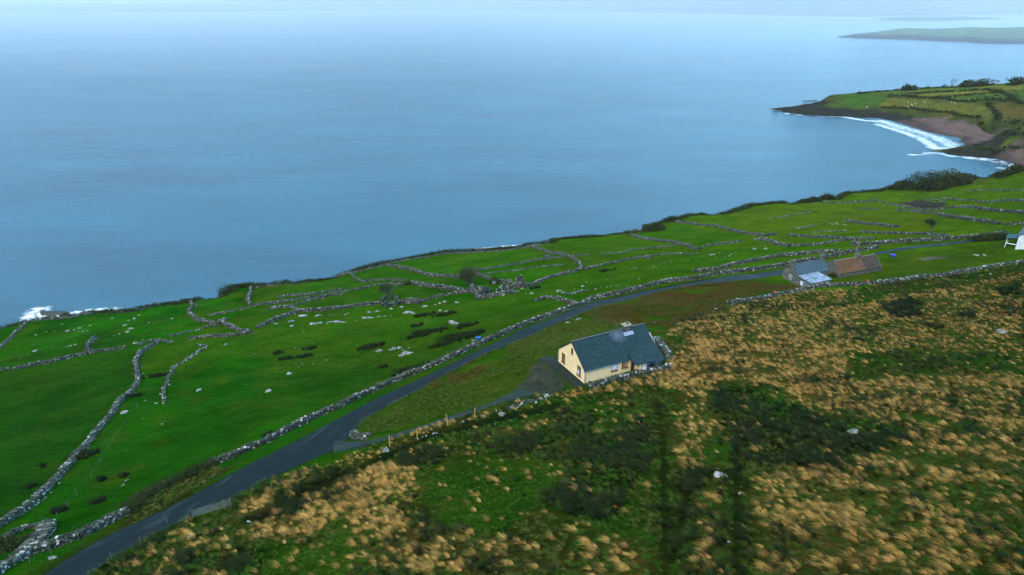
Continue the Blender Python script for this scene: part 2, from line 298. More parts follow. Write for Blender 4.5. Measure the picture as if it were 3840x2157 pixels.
turf_polys = [Z_('c4', [(560,640),(1100,570),(1680,640),(1680,790),(1490,840),(1380,1000),(1250,1200),(750,1050),(530,950),(650,740)]), Z_('c2', [(1900,1210),(2300,1240),(2620,1180),(2620,1480),(2050,1480)]), Z_('c4', [(-20,1060),(150,1090),(250,1300),(-20,1460)]), Z_('c4', [(1680,170),(2150,140),(2100,230),(1750,230)]), Z_('c8', [(100,480),(350,480),(380,620),(80,650)]), Z_('c8', [(1450,230),(1850,240),(2100,330),(1850,420),(1700,330)])]
field_tones_and_vignette = [(Z_('c2', [(-300,1300),(100,980),(400,730),(640,440),(990,-30),(1010,-380),(700,-400),(-300,-60)]), (.010, .052, .004), .55), (Z_('c3', [(400,420),(980,300),(1300,400),(1140,408),(800,430),(150,540)]), (.016, .090, .004), .5),  # first entry: field tone plus vignette darkening painted into its colour
   (Z_('c3', [(1000,290),(2050,165),(2320,240),(1620,330),(1520,370)]), (.030, .115, .005), .5), (Z_('c3', [(340,640),(1230,600),(1700,560),(2430,500),(2500,560),(1900,640),(1000,720)]), (.028, .108, .004), .35), (Z_('c6', [(100,820),(1000,700),(1200,640),(0,700)]), (.018, .095, .004), .5),
   (Z_('c6', [(350,420),(1050,320),(1400,310),(1880,380),(1900,540),(1000,560),(500,540)]), (.062, .105, .006), .55), (Z_('b6', [(850,215),(1280,95),(2000,215),(1500,340)]), (.020, .100, .004), .5)]
for p, c_, a_ in field_tones_and_vignette: paint(inpoly(wobx, woby, p) * ~M_moor * 1.0, c_, a_)
for p in turf_polys: paint(inpoly(wobx + (fbm(gx, gy, 3, 131) - .5) * 5, woby + (fbm(gx, gy, 3, 137) - .5) * 5, p) * np.clip(n2[..., 0] * 2, .3, 1), (.022, .074, .005), .8)
paint(np.exp(-(pdist(gx, gy, track_line) / 1.7) ** 2), (.007, .014, .006), .95)
for p in mud_polys: paint(inpoly(wobx, woby, p).astype(float), (.028, .032, .030))
for p in bare_polys: paint(inpoly(wobx, woby, p) * np.clip(n2[..., 0] * 2.5 - .3, 0, 1), (.085, .095, .085), .85)
rdl = worldline_early
paint(inpoly(wobx, woby, dark_verge).astype(float), (.024, .028, .008), .9)
paint(np.exp(-(pdist(gx, gy, rdl) / 3.6) ** 4) * 1.0, (.020, .028, .006), .8)
yardp = Z_('c5', [(-60,1000),(60,890),(130,840),(190,765),(250,735),(330,780),(420,850),(425,925),(330,945),(150,975),(0,1015)])
qy = pdist(gx, gy, yardp, True) * np.where(inpoly(gx, gy, yardp), 1, -1)
paint(np.clip(qy / 2.2 + .6 + (n2[..., 0] - .5) * 2.2, 0, 1), (.040, .058, .054), .9)
farm = (gy > 430) | (gx > 420)
paint(farm.astype(float), (.04, .065, .018))
for p, c in far_green: paint(inpoly(gx, gy, p).astype(float), c)
paint((farm & (n2[..., 0] > .55)).astype(float), (.05, .07, .025), .3)
paint((M_rock).astype(float), (.022, .030, .026))
paint(M_beach.astype(float), (.094, .088, .090)); paint((M_beach & (sdn < 9)).astype(float), (.06, .057, .06))
# cliffs
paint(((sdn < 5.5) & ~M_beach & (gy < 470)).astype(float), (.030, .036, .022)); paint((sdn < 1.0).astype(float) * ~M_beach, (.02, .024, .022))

# ------------------------------------------------------------ mesh helpers
def mesh(name, V, F, smooth=False):
    V = np.asarray(V, np.float32); F = np.asarray(F, np.int32); me = bpy.data.meshes.new(name); k = F.shape[1]
    me.vertices.add(len(V)); me.vertices.foreach_set('co', V.ravel()); me.loops.add(F.size); me.loops.foreach_set('vertex_index', F.ravel())
    me.polygons.add(len(F)); me.polygons.foreach_set('loop_start', np.arange(0, F.size, k, dtype=np.int32))
    try: me.polygons.foreach_set('loop_total', np.full(len(F), k, np.int32))
    except Exception: pass
    me.polygons.foreach_set('use_smooth', np.full(len(F), smooth)); me.update(calc_edges=True); return me
def link(name, me, mat=None, parent=None, loc=None, label=None, cat=None, group=None, kind=None):
    o = bpy.data.objects.new(name, me); sc.collection.objects.link(o)
    if mat is not None and me is not None: me.materials.append(mat)
    if parent is not None: o.parent = parent
    if loc is not None: o.location = loc
    tag(o, label, cat, group, kind); return o
def tag(o, label=None, cat=None, group=None, kind=None):
    if label: o['label'] = label
    if cat: o['category'] = cat
    if group: o['group'] = group
    if kind: o['kind'] = kind
    return o
def fattr(me, name, arr):
    a = me.attributes.new(name, 'FLOAT', 'POINT'); a.data.foreach_set('value', np.asarray(arr, np.float32).ravel())
def localised(V):
    V = np.asarray(V, float); c = np.array([V[:, 0].mean(), V[:, 1].mean(), V[:, 2].min()]); return V - c, tuple(c)
CUBE = np.array([[-1,-1,-1],[1,-1,-1],[1,1,-1],[-1,1,-1],[-1,-1,1],[1,-1,1],[1,1,1],[-1,1,1]], float) * .5
CF = np.array([[0,3,2,1],[4,5,6,7],[0,1,5,4],[1,2,6,5],[2,3,7,6],[3,0,4,7]])
def stones(P, S, yaw, jit=.24):
    n = len(P); v = CUBE[None] * (1 + (rng.random((n, 8, 1)) - .6) * .5) + (rng.random((n, 8, 3)) - .5) * jit
    v = v * S[:, None]; t = (rng.random(n) - .5) * .5; c, s = np.cos(t), np.sin(t)
    x = v[..., 0].copy(); v[..., 0] = x * c[:, None] - v[..., 2] * s[:, None]; v[..., 2] = x * s[:, None] + v[..., 2] * c[:, None]
    c, s = np.cos(yaw)[:, None], np.sin(yaw)[:, None]; x = v[..., 0].copy()
    v[..., 0] = x * c - v[..., 1] * s; v[..., 1] = x * s + v[..., 1] * c
    v += P[:, None]
    F = (CF[None] + (np.arange(n) * 8)[:, None, None]).reshape(-1, 4); return v.reshape(-1, 3), F

# ------------------------------------------------------------ materials
def newmat(name):
    m = bpy.data.materials.new(name); m.use_nodes = True; t = m.node_tree; t.nodes.clear()
    o = t.nodes.new('ShaderNodeOutputMaterial'); b = t.nodes.new('ShaderNodeBsdfPrincipled'); t.links.new(b.outputs[0], o.inputs['Surface'])
    return m, t, b
def N(t, typ, **kw):
    n = t.nodes.new(typ)
    for k, v in kw.items():
        if k.startswith('i_'): n.inputs[k[2:].replace('_', ' ')].default_value = v
        else: setattr(n, k, v)
    return n
def ramp(t, fac, stops, interp='LINEAR'):
    r = t.nodes.new('ShaderNodeValToRGB'); e = r.color_ramp.elements; r.color_ramp.interpolation = interp
    while len(e) < len(stops): e.new(.5)
    for k, (p, c) in enumerate(stops): e[k].position = p; e[k].color = tuple(c) + (1,) if len(c) == 3 else c
    t.links.new(fac, r.inputs[0]); return r.outputs[0]
def mixc(t, fac, a, b, bt='MIX'):
    m = t.nodes.new('ShaderNodeMix'); m.data_type = 'RGBA'; m.blend_type = bt
    for s, v in ((0, fac), (6, a), (7, b)):
        if hasattr(v, 'is_linked') or isinstance(v, bpy.types.NodeSocket): t.links.new(v, m.inputs[s])
        else: m.inputs[s].default_value = v if s == 0 else tuple(v) + (1,)
    return m.outputs[2]
def noise(t, scale, detail=4, rough=.55, vec=None, dist=0):
    n = t.nodes.new('ShaderNodeTexNoise'); n.inputs['Scale'].default_value = scale; n.inputs['Detail'].default_value = detail
    n.inputs['Roughness'].default_value = rough; n.inputs['Distortion'].default_value = dist
    if vec is None:
        g = t.nodes.new('ShaderNodeNewGeometry'); vec = g.outputs['Position']
    t.links.new(vec, n.inputs['Vector']); return n.outputs['Fac']
def scaled(t, sx, sy, sz, rot=0, obj=False):
    if obj: s = t.nodes.new('ShaderNodeTexCoord').outputs['Object']
    else: s = t.nodes.new('ShaderNodeNewGeometry').outputs['Position']
    m = t.nodes.new('ShaderNodeMapping'); m.inputs['Scale'].default_value = (sx, sy, sz); m.inputs['Rotation'].default_value = (0, 0, rot)
    t.links.new(s, m.inputs[0]); return m.outputs[0]
def bump(t, b, h, strength, dist):
    n = t.nodes.new('ShaderNodeBump'); n.inputs['Strength'].default_value = strength; n.inputs['Distance'].default_value = dist
    t.links.new(h, n.inputs['Height']); t.links.new(n.outputs[0], b.inputs['Normal'])
def plain(name, c, rough=.7, var=.25, scale=3, bmp=0, metal=0, spec=.5):
    m, t, b = newmat(name); n = noise(t, scale, 5)
    lo = tuple(x * (1 - var) for x in c); hi = tuple(min(1, x * (1 + var)) for x in c)
    t.links.new(ramp(t, n, [(.3, lo), (.7, hi)]), b.inputs['Base Color']); b.inputs['Roughness'].default_value = rough; b.inputs['Metallic'].default_value = metal
    b.inputs['Specular IOR Level'].default_value = spec
    if bmp: bump(t, b, n, bmp, .05)
    return m

# ground material
M_ground, t, b = newmat('ground')
a = N(t, 'ShaderNodeAttribute', attribute_name='basecol')
n_big = noise(t, .09, 5); n_mid = noise(t, .55, 6, .65); n_fine = noise(t, 2.2, 6, .75, scaled(t, .5, 1.9, 1, R(-18)))
c = mixc(t, ramp(t, n_mid, [(.35, (0, 0, 0)), (.75, (1, 1, 1))]), a.outputs['Color'], mixc(t, 1.0, a.outputs['Color'], (2.1, 1.3, 1.2), 'MULTIPLY'))
n_nap = noise(t, 1, 5, .65, scaled(t, .16, 1.1, 1, R(38)))
c = mixc(t, ramp(t, n_nap, [(.38, (0, 0, 0)), (.66, (1, 1, 1))]), c, mixc(t, 1.0, c, (1.75, 1.42, 1.2), 'MULTIPLY'))
c = mixc(t, ramp(t, n_fine, [(.3, (1, 1, 1)), (.62, (0, 0, 0))]), c, mixc(t, 1.0, c, (.34, .44, .4), 'MULTIPLY'))
c = mixc(t, ramp(t, n_big, [(.35, (.8, .8, .8)), (.6, (0, 0, 0))]), c, mixc(t, 1.0, c, (.5, .66, .7), 'MULTIPLY'))
t.links.new(c, b.inputs['Base Color']); b.inputs['Roughness'].default_value = .95; b.inputs['Specular IOR Level'].default_value = .0
bump(t, b, n_fine, 1.0, .7)

M_stone, t, b = newmat('dry_stone')
g = t.nodes.new('ShaderNodeNewGeometry')
c = ramp(t, g.outputs['Random Per Island'], [(0, (.012, .018, .013)), (.40, (.028, .036, .026)), (.64, (.055, .064, .050)), (.78, (.12, .13, .115)), (.90, (.26, .26, .245)), (1, (.55, .55, .54))])
nn = noise(t, 2.3, 5); c = mixc(t, ramp(t, nn, [(.45, (0, 0, 0)), (.62, (1, 1, 1))]), c, (.035, .048, .030))
n3 = noise(t, 9, 4); c = mixc(t, ramp(t, n3, [(.60, (0, 0, 0)), (.70, (.6, .6, .6))]), c, (.40, .41, .38))
t.links.new(c, b.inputs['Base Color']); b.inputs['Roughness'].default_value = .9; b.inputs['Specular IOR Level'].default_value = .1; bump(t, b, n3, .6, .05)
M_pale, t, b = newmat('pale_rock')
nn = noise(t, 1.4, 6); n3 = noise(t, 7, 5)
c = ramp(t, nn, [(.34, (.05, .065, .05)), (.5, (.17, .18, .17)), (.68, (.46, .46, .46))]); c = mixc(t, ramp(t, n3, [(.5, (0, 0, 0)), (.66, (.8, .8, .8))]), c, (.09, .11, .09))
t.links.new(c, b.inputs['Base Color']); b.inputs['Roughness'].default_value = .9; bump(t, b, nn, .8, .2)
M_core = plain('wall_core', (.030, .038, .024), .95, .5, 2)
M_searock, t, b = newmat('sea_rock'); nn = noise(t, .5, 6)
t.links.new(ramp(t, nn, [(.3, (.010, .016, .015)), (.7, (.04, .05, .045))]), b.inputs['Base Color']); b.inputs['Roughness'].default_value = .6; bump(t, b, nn, 1, .6)

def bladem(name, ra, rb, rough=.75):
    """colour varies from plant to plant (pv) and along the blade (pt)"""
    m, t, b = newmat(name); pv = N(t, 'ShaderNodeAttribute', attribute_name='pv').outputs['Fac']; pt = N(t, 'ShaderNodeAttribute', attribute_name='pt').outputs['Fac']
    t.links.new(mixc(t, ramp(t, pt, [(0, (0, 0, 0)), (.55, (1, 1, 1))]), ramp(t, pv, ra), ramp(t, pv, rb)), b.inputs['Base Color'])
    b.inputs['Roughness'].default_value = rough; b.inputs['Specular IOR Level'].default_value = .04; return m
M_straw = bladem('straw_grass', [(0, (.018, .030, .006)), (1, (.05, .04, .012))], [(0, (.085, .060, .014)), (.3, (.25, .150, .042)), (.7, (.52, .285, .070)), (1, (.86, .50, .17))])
M_green = bladem('green_grass', [(0, (.008, .022, .003)), (1, (.014, .030, .004))], [(0, (.012, .054, .004)), (.6, (.030, .100, .006)), (.85, (.07, .115, .012)), (1, (.16, .15, .035))])
M_sward = bladem('sward', [(0, (.004, .03, .003)), (1, (.008, .04, .003))], [(0, (.006, .044, .003)), (.7, (.014, .070, .005)), (1, (.045, .085, .012))])
M_rushm = bladem('rush_blades', [(0, (.004, .008, .003)), (1, (.007, .012, .004))], [(0, (.007, .015, .005)), (.6, (.015, .026, .008)), (.9, (.030, .032, .010)), (1, (.045, .030, .010))])
M_brack = bladem('bracken', [(0, (.012, .018, .004)), (1, (.022, .018, .005))], [(0, (.030, .046, .006)), (.5, (.066, .050, .010)), (1, (.14, .072, .018))])
M_olive = bladem('olive_grass', [(0, (.008, .018, .003)), (1, (.015, .024, .004))], [(0, (.024, .056, .006)), (.5, (.055, .080, .011)), (.85, (.11, .10, .026)), (1, (.24, .165, .055))])
M_leaf = bladem('scrub_leaves', [(0, (.009, .016, .005)), (1, (.018, .024, .008))], [(0, (.012, .025, .007)), (.6, (.030, .045, .013)), (1, (.06, .06, .022))])
M_twig = plain('bare_twigs', (.075, .07, .05), .9, .3, 2)

# ------------------------------------------------------------ ground object
ny, nx = gx.shape
V = np.stack([gx, gy, ZG], -1).reshape(-1, 3)
idx = np.arange(nx * ny).reshape(ny, nx)
F = np.stack([idx[:-1, :-1], idx[:-1, 1:], idx[1:, 1:], idx[1:, :-1]], -1).reshape(-1, 4)
zz = ZG.ravel(); F = F[(zz[F].max(1) > -3.9)]
me = mesh('ground', V, F, True)
a = me.attributes.new('basecol', 'FLOAT_COLOR', 'POINT'); a.data.foreach_set('color', np.concatenate([col, np.ones(gx.shape + (1,))], -1).astype(np.float32).ravel())
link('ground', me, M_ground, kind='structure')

# ------------------------------------------------------------ sea
WX = spaced(-14000, 14000, 240, 620, 3.0, 1.045, 900); WY = spaced(-400, 16000, 440, 800, 3.0, 1.045, 900)
wx, wy = np.meshgrid(WX, WY)
def P0(tag, pts): return at(*[np.array(t, float) for t in zip(*PX(tag, pts))], 0.0)[:, :2]
foam = np.zeros(wx.shape)
def addfoam(line, width, amp=1.0, x=None, y=None):
    global foam
    foam = np.maximum(foam, amp * np.exp(-(pdist(wx, wy, line) / width) ** 2))
addfoam(P0('b4', [(800,392),(1000,425),(1180,440)]), 4.5)
addfoam(P0('b4', [(1130,465),(1350,530),(1550,600),(1680,680),(1720,705)]), 5)
addfoam(P0('b4', [(1180,435),(1350,490),(1500,530),(1700,590),(1800,640),(1900,690)]), 10, .72)
addfoam(P0('b4', [(1650,690),(1800,700),(1980,700)]), 4, 1)
addfoam(P0('b4', [(1470,765),(1700,740),(1850,775),(2000,790)]), 4, .7)
addfoam(P0('b4', [(2050,795),(2250,815),(2400,850),(2520,885)]), 6, 1)
addfoam(P0('b4', [(2350,900),(2480,905),(2560,895)]), 5, .8)
addfoam(P0('b4', [(230,358),(400,372),(560,380)]), 3, .9); addfoam(P0('b4', [(410,228),(600,225),(520,262)]), 2.5, .75); addfoam(P0('b4', [(300,285),(420,290)]), 2.5, .7)
addfoam(P0('b4', [(560,385),(760,388),(860,398)]), 3, .8)
foam2 = foam
WV = np.stack([wx, wy, np.zeros_like(wx)], -1).reshape(-1, 3); wi = np.arange(wx.size).reshape(wx.shape)
WF = np.stack([wi[:-1, :-1], wi[:-1, 1:], wi[1:, 1:], wi[1:, :-1]], -1).reshape(-1, 4)
me = mesh('sea', WV, WF, True); fattr(me, 'foam', foam2)
M_sea, t, b = newmat('sea_water')
p1 = scaled(t, .05, .12, 1, R(-14)); p2 = scaled(t, .35, .9, 1, R(-14)); p3 = scaled(t, .0012, .004, 1, R(-6))
na = noise(t, 1, 5, .6, p1); nb = noise(t, 1, 5, .65, p2); nc = noise(t, 1, 4, .5, p3)
hs = N(t, 'ShaderNodeMath', operation='MULTIPLY'); hs.inputs[1].default_value = .85; t.links.new(nb, hs.inputs[0])
ha = N(t, 'ShaderNodeMath', operation='ADD'); t.links.new(na, ha.inputs[0]); t.links.new(hs.outputs[0], ha.inputs[1])
bump(t, b, ha.outputs[0], 1.0, 1.35)
nd = noise(t, 1, 5, .6, scaled(t, .006, .016, 1, R(-10)))
deep = mixc(t, ramp(t, nd, [(.35, (0, 0, 0)), (.68, (1, 1, 1))]), ramp(t, nc, [(.35, (.008, .060, .098)), (.65, (.012, .078, .128))]), (.018, .105, .165))
cap = noise(t, 1, 3, .6, scaled(t, .10, .38, 1, R(-14)))
capm = ramp(t, cap, [(.745, (0, 0, 0)), (.80, (.8, .8, .8))])
fa = N(t, 'ShaderNodeAttribute', attribute_name='foam').outputs['Fac']; fn = noise(t, .16, 6, .7)
f2 = N(t, 'ShaderNodeMath', operation='MULTIPLY_ADD'); f2.inputs[1].default_value = 3.2; f2.inputs[2].default_value = -.85; t.links.new(fn, f2.inputs[0]); fm = N(t, 'ShaderNodeMath', operation='MULTIPLY'); t.links.new(fa, fm.inputs[0]); t.links.new(f2.outputs[0], fm.inputs[1])
fr = ramp(t, fm.outputs[0], [(.15, (0, 0, 0)), (.85, (.8, .8, .8))])
tot = mixc(t, 1.0, fr, capm, 'LIGHTEN')
t.links.new(mixc(t, tot, deep, (.82, .86, .88)), b.inputs['Base Color'])
rr = ramp(t, nc, [(.35, (.10, .10, .10)), (.65, (.14, .14, .14))]); t.links.new(mixc(t, tot, rr, (.9, .9, .9)), b.inputs['Roughness']); b.inputs['IOR'].default_value = 1.33
link('sea', me, M_sea, kind='structure')

# ------------------------------------------------------------ far headland, far hills
def farland(name, us, vf, hts, depth, colf, mat, seed, zoff=-2):
    """a landmass whose waterline runs through the given photo points"""
    vs = np.interp(us, [q[0] for q in vf], [q[1] for q in vf]); S = at(us, vs, 0.0)[:, :2]; r = S / np.linalg.norm(S, axis=1)[:, None]
    k = len(depth); dsc = np.ones(len(us)) if colf is None else np.interp(us, [q[0] for q in colf], [q[1] for q in colf]); P = S[None] + r[None] * np.array(depth)[:, None, None] * dsc[None, :, None]
    hz = np.interp(us, [q[0] for q in hts], [q[1] for q in hts])
    return P, hz
M_farland, t, b = newmat('headland_ground'); nn = noise(t, .012, 5); n3 = noise(t, .05, 5); gz = t.nodes.new('ShaderNodeNewGeometry')
sp = N(t, 'ShaderNodeSeparateXYZ'); t.links.new(gz.outputs['Position'], sp.inputs[0]); mr = N(t, 'ShaderNodeMapRange'); mr.inputs[1].default_value = 9; mr.inputs[2].default_value = 15; t.links.new(sp.outputs[2], mr.inputs[0])
c = ramp(t, nn, [(.35, (.045, .10, .03)), (.5, (.09, .14, .05)), (.6, (.035, .07, .025)), (.7, (.08, .13, .04))], 'CONSTANT'); c = mixc(t, ramp(t, n3, [(.4, (0, 0, 0)), (.7, (.4, .4, .4))]), c, (.04, .07, .03))
t.links.new(mixc(t, mr.outputs[0], (.03, .035, .045), c), b.inputs['Base Color']); b.inputs['Roughness'].default_value = 1
us = np.concatenate([np.linspace(3140, 3840, 200), np.linspace(3860, 4600, 60)]); dep = np.concatenate([[-40, 0, 12, 30, 60], np.linspace(100, 1500, 36)])
P, hz = farland('h', us, [(3140, 140), (3250, 145), (3400, 148), (3540, 156), (3620, 158), (3680, 164), (3840, 165), (4600, 168)], [(3140, 0), (3200, 5), (3300, 9), (3400, 14), (3540, 17), (3640, 22), (3840, 24), (4600, 40)], dep, [(3140, .04), (3250, .16), (3400, .36), (3600, .5), (3840, .6), (4600, .9)], None, 1)
dd = dep[:, None] + (fbm(P[..., 0], P[..., 1], 60, 91) - .5) * 60
ht = np.clip(dd / 70, 0, 1) * 11 * np.clip(hz[None] / 12, 0, 1) + np.clip((dd - 60) / 500, 0, 1) ** .8 * hz[None] * .9 - np.clip((dd - 700) / 500, 0, 1) * hz[None] * 1.2
ht = np.where(dd > 0, ht + (fbm(P[..., 0], P[..., 1], 90, 95) - .4) * 6 * np.clip(dd / 300, 0, 1), dd * .2)
def gridmesh(name, P, Zh):
    k, n = Zh.shape; V = np.concatenate([P, Zh[..., None]], -1).reshape(-1, 3); i = np.arange(k * n).reshape(k, n)
    return mesh(name, V, np.stack([i[:-1, :-1], i[:-1, 1:], i[1:, 1:], i[1:, :-1]], -1).reshape(-1, 4), True)
link('headland', gridmesh('headland', P, ht), M_farland, kind='structure')
M_hill = plain('far_hill_ground', (.06, .085, .05), 1, .4, .004)
us = np.linspace(-900, 4800, 420); dep = np.concatenate([[-150, 0, 25, 60, 120], np.linspace(220, 5200, 50)])
P, hz = farland('f', us, [(-900, 35), (0, 39), (200, 44), (600, 48), (1280, 43), (1900, 43), (2540, 51), (2900, 61), (3230, 62), (3840, 52), (4800, 50)], [(-900, 60), (0, 40), (500, 20), (800, 45), (1100, 90), (1500, 330), (2500, 420), (3200, 430), (3840, 330), (4800, 300)], dep, None, None, 2)
rg = fbm(P[..., 0], P[..., 1], 1500, 101, 5)
ht = np.where(dep[:, None] > 0, 3 + np.clip((dep[:, None] - 300) / 2600, 0, 1) ** 1.1 * hz[None] * (.55 + .9 * rg) + np.clip(dep[:, None] / 200, 0, 1) * 4, -3)
link('hills', gridmesh('hills', P, ht), M_hill, kind='structure')
# pale strand along the far shore and the sand spit
M_sand = plain('pale_sand', (.40, .40, .38), 1, .1, .01)
us2 = np.linspace(300, 3300, 300); vs2 = np.interp(us2, [300, 600, 1280, 1900, 2540, 2900, 3300], [45.5, 48.5, 43.6, 43.8, 52, 62.5, 73]); S = at(us2, vs2, 1.5)[:, :2]; r_ = S / np.linalg.norm(S, axis=1)[:, None]
Pq = S[None] + r_[None] * np.array([-10, 60, 130.])[:, None, None]; link('strand', gridmesh('strand', Pq, np.array([[.6], [3.5], [4.2]]) + np.zeros((3, 300))), M_sand, kind='structure')
us3 = np.linspace(3290, 3760, 120); vs3 = np.interp(us3, [3290, 3400, 3560, 3700, 3760], [74, 78, 78, 73, 70]); S = at(us3, vs3, 0.5)[:, :2]; r_ = S / np.linalg.norm(S, axis=1)[:, None]
wd = np.interp(us3, [3290, 3380, 3600, 3760], [20, 1, 1, 20]); dp = np.array([0, 60, 250, 600, 800.]); sc3 = np.interp(us3, [3290, 3380, 3600, 3760], [.1, 1, 1, .1])
Pq = S[None] + r_[None] * dp[:, None, None] * sc3[None, :, None]; link('sand_spit', gridmesh('sand_spit', Pq, np.array([[.1], [8], [11], [8], [.1]]) * sc3[None]), M_hill, kind='structure')

# ------------------------------------------------------------ roads
def resample(L, n):
    L = np.asarray(L, float); s = np.r_[0, np.cumsum(np.linalg.norm(np.diff(L, axis=0), axis=1))]; q = np.linspace(0, s[-1], n)
    return np.stack([np.interp(q, s, L[:, k]) for k in range(L.shape[1])], 1)
def smooth(L, k=2):
    for _ in range(k): L[1:-1] = (L[:-2] + 2 * L[1:-1] + L[2:]) / 4
    return L
def ribbon(name, A, B, mat, lift, across=7, step=.6, **kw):
    n = int(np.linalg.norm(np.diff(A, axis=0), axis=1).sum() / step)
    A = smooth(resample(A, n), 8); B = smooth(resample(B, n), 8); B[:] = B
    s = np.linspace(0, 1, across)[:, None, None]; P = A[None] * (1 - s) + B[None] * s
    Zr = H(P[..., 0], P[..., 1]); 
    for _ in range(2): Zr[:, 1:-1] = np.maximum(Zr[:, 1:-1], (Zr[:, :-2] + Zr[:, 2:]) / 2)
    crown = .04 * (1 - (2 * s[..., 0] - 1) ** 2)
    me = gridmesh(name, P[..., :2], Zr + lift + crown); fattr(me, 'ac', np.repeat(np.linspace(0, 1, across), n)); return link(name, me, mat, **kw)
up = PX('px', [(-60, 2330)]) + PX('c2', [(330,1447),(640,1250),(860,1130),(1200,975),(1500,830),(1700,710),(1900,605),(2100,505),(2300,405),(2572,262)]) + PX('c3', [(830,1340),(1100,1210),(1400,1075),(1700,925),(1950,805),(2200,705),(2400,625),(2570,562)]) + PX('c5', [(800,245),(1000,195),(1200,160),(1400,122),(1600,90),(1800,62),(1950,42),(2060,28)]) + PX('c6', [(900,800),(1100,765),(1300,735)])
dn = PX('px', [(140, 2400)]) + PX('c2', [(690,1437),(880,1310),(1130,1160),(1420,1025),(1740,880),(1900,790),(2060,715),(2200,650),(2400,560),(2572,490)]) + PX('c3', [(830,1447),(1000,1355),(1200,1250),(1420,1125),(1600,1030),(1800,935),(2000,855),(2200,765),(2350,705),(2450,655),(2572,612)]) + PX('c5', [(900,262),(1000,230),(1160,192),(1250,168),(1400,145),(1650,118),(1850,100),(1960,84),(2060,62)]) + PX('c6', [(920,850),(1100,810),(1300,775)])
M_road, t, b = newmat('wet_asphalt')
nn = noise(t, .35, 6, .6, scaled(t, 1, .22, 1, R(-42))); n3 = noise(t, 9, 5, .7); ac = N(t, 'ShaderNodeAttribute', attribute_name='ac').outputs['Fac']
c = ramp(t, nn, [(.32, (.0022, .0075, .0085)), (.55, (.0050, .014, .015)), (.70, (.034, .058, .056))])
lane = ramp(t, ac, [(0, (.5, .5, .5)), (.12, (.0, .0, .0)), (.28, (.7, .7, .7)), (.5, (.15, .15, .15)), (.72, (.7, .7, .7)), (.88, (0, 0, 0)), (1, (.5, .5, .5))])
c = mixc(t, lane, c, (.002, .006, .0065))
c = mixc(t, ramp(t, n3, [(.4, (0, 0, 0)), (.7, (.35, .35, .35))]), c, (.022, .034, .032))
t.links.new(c, b.inputs['Base Color']); t.links.new(ramp(t, nn, [(.3, (.6, .6, .6)), (.7, (.85, .85, .85))]), b.inputs['Roughness']); b.inputs['Specular IOR Level'].default_value = .08; bump(t, b, n3, .3, .03)

def worldline(q): 
    r = G([p[0] for p in q], [p[1] for p in q]); return r[:, :2]
UP = worldline(up); DN = worldline(dn)
ROADC = (resample(UP, 200) + resample(DN, 200)) / 2
ribbon('road', UP, DN, M_road, .07, kind='structure')
fu = GP('c6', [(1440,705),(1600,672),(1800,645),(2100,612),(2280,592),(2500,575)])[:, :2]; fd = GP('c6', [(1470,718),(1600,690),(1800,662),(2100,628),(2300,612),(2520,600)])[:, :2]
ribbon('road', fu, fd, M_road, .07, kind='structure')
du = GP('c4', [(-60,440),(160,452),(400,392),(700,297),(900,227),(1100,165),(1250,95),(1330,50)])[:, :2]; dl = GP('c4', [(-60,520),(165,482),(400,422),(700,328),(1000,226),(1200,155),(1380,110),(1480,80)])[:, :2]
M_gravel, t, b = newmat('wet_gravel'); nn = noise(t, .5, 5); n3 = noise(t, 14, 4, .8)
c = ramp(t, nn, [(.3, (.010, .019, .011)), (.7, (.022, .034, .026))]); c = mixc(t, ramp(t, n3, [(.4, (0, 0, 0)), (.7, (.5, .5, .5))]), c, (.035, .05, .046)); t.links.new(c, b.inputs['Base Color']); b.inputs['Specular IOR Level'].default_value = .1; b.inputs['Roughness'].default_value = .8; bump(t, b, n3, .5, .05)
ribbon('driveway', du, dl, M_gravel, .10, kind='structure')
# gravel yard by the cottage: a sheet cut from the terrain grid
def sheet(name, poly, mat, lift, step=.4, wob=1.2, **kw):
    x0, y0 = poly.min(0); x1, y1 = poly.max(0); xs = np.arange(x0 - 1, x1 + 1, step); ys = np.arange(y0 - 1, y1 + 1, step); a, b_ = np.meshgrid(xs, ys)
    m = inpoly(a + (fbm(a, b_, 1.5, 7) - .5) * wob, b_ + (fbm(a, b_, 1.5, 9) - .5) * wob, poly); i = np.arange(a.size).reshape(a.shape)
    F = np.stack([i[:-1, :-1], i[:-1, 1:], i[1:, 1:], i[1:, :-1]], -1).reshape(-1, 4); F = F[m.ravel()[F].all(1)]
    V = np.stack([a, b_, H(a, b_) + lift], -1).reshape(-1, 3); u, inv = np.unique(F, return_inverse=True); return link(name, mesh(name, V[u], inv.reshape(F.shape), True), mat, **kw)
yard = yardp

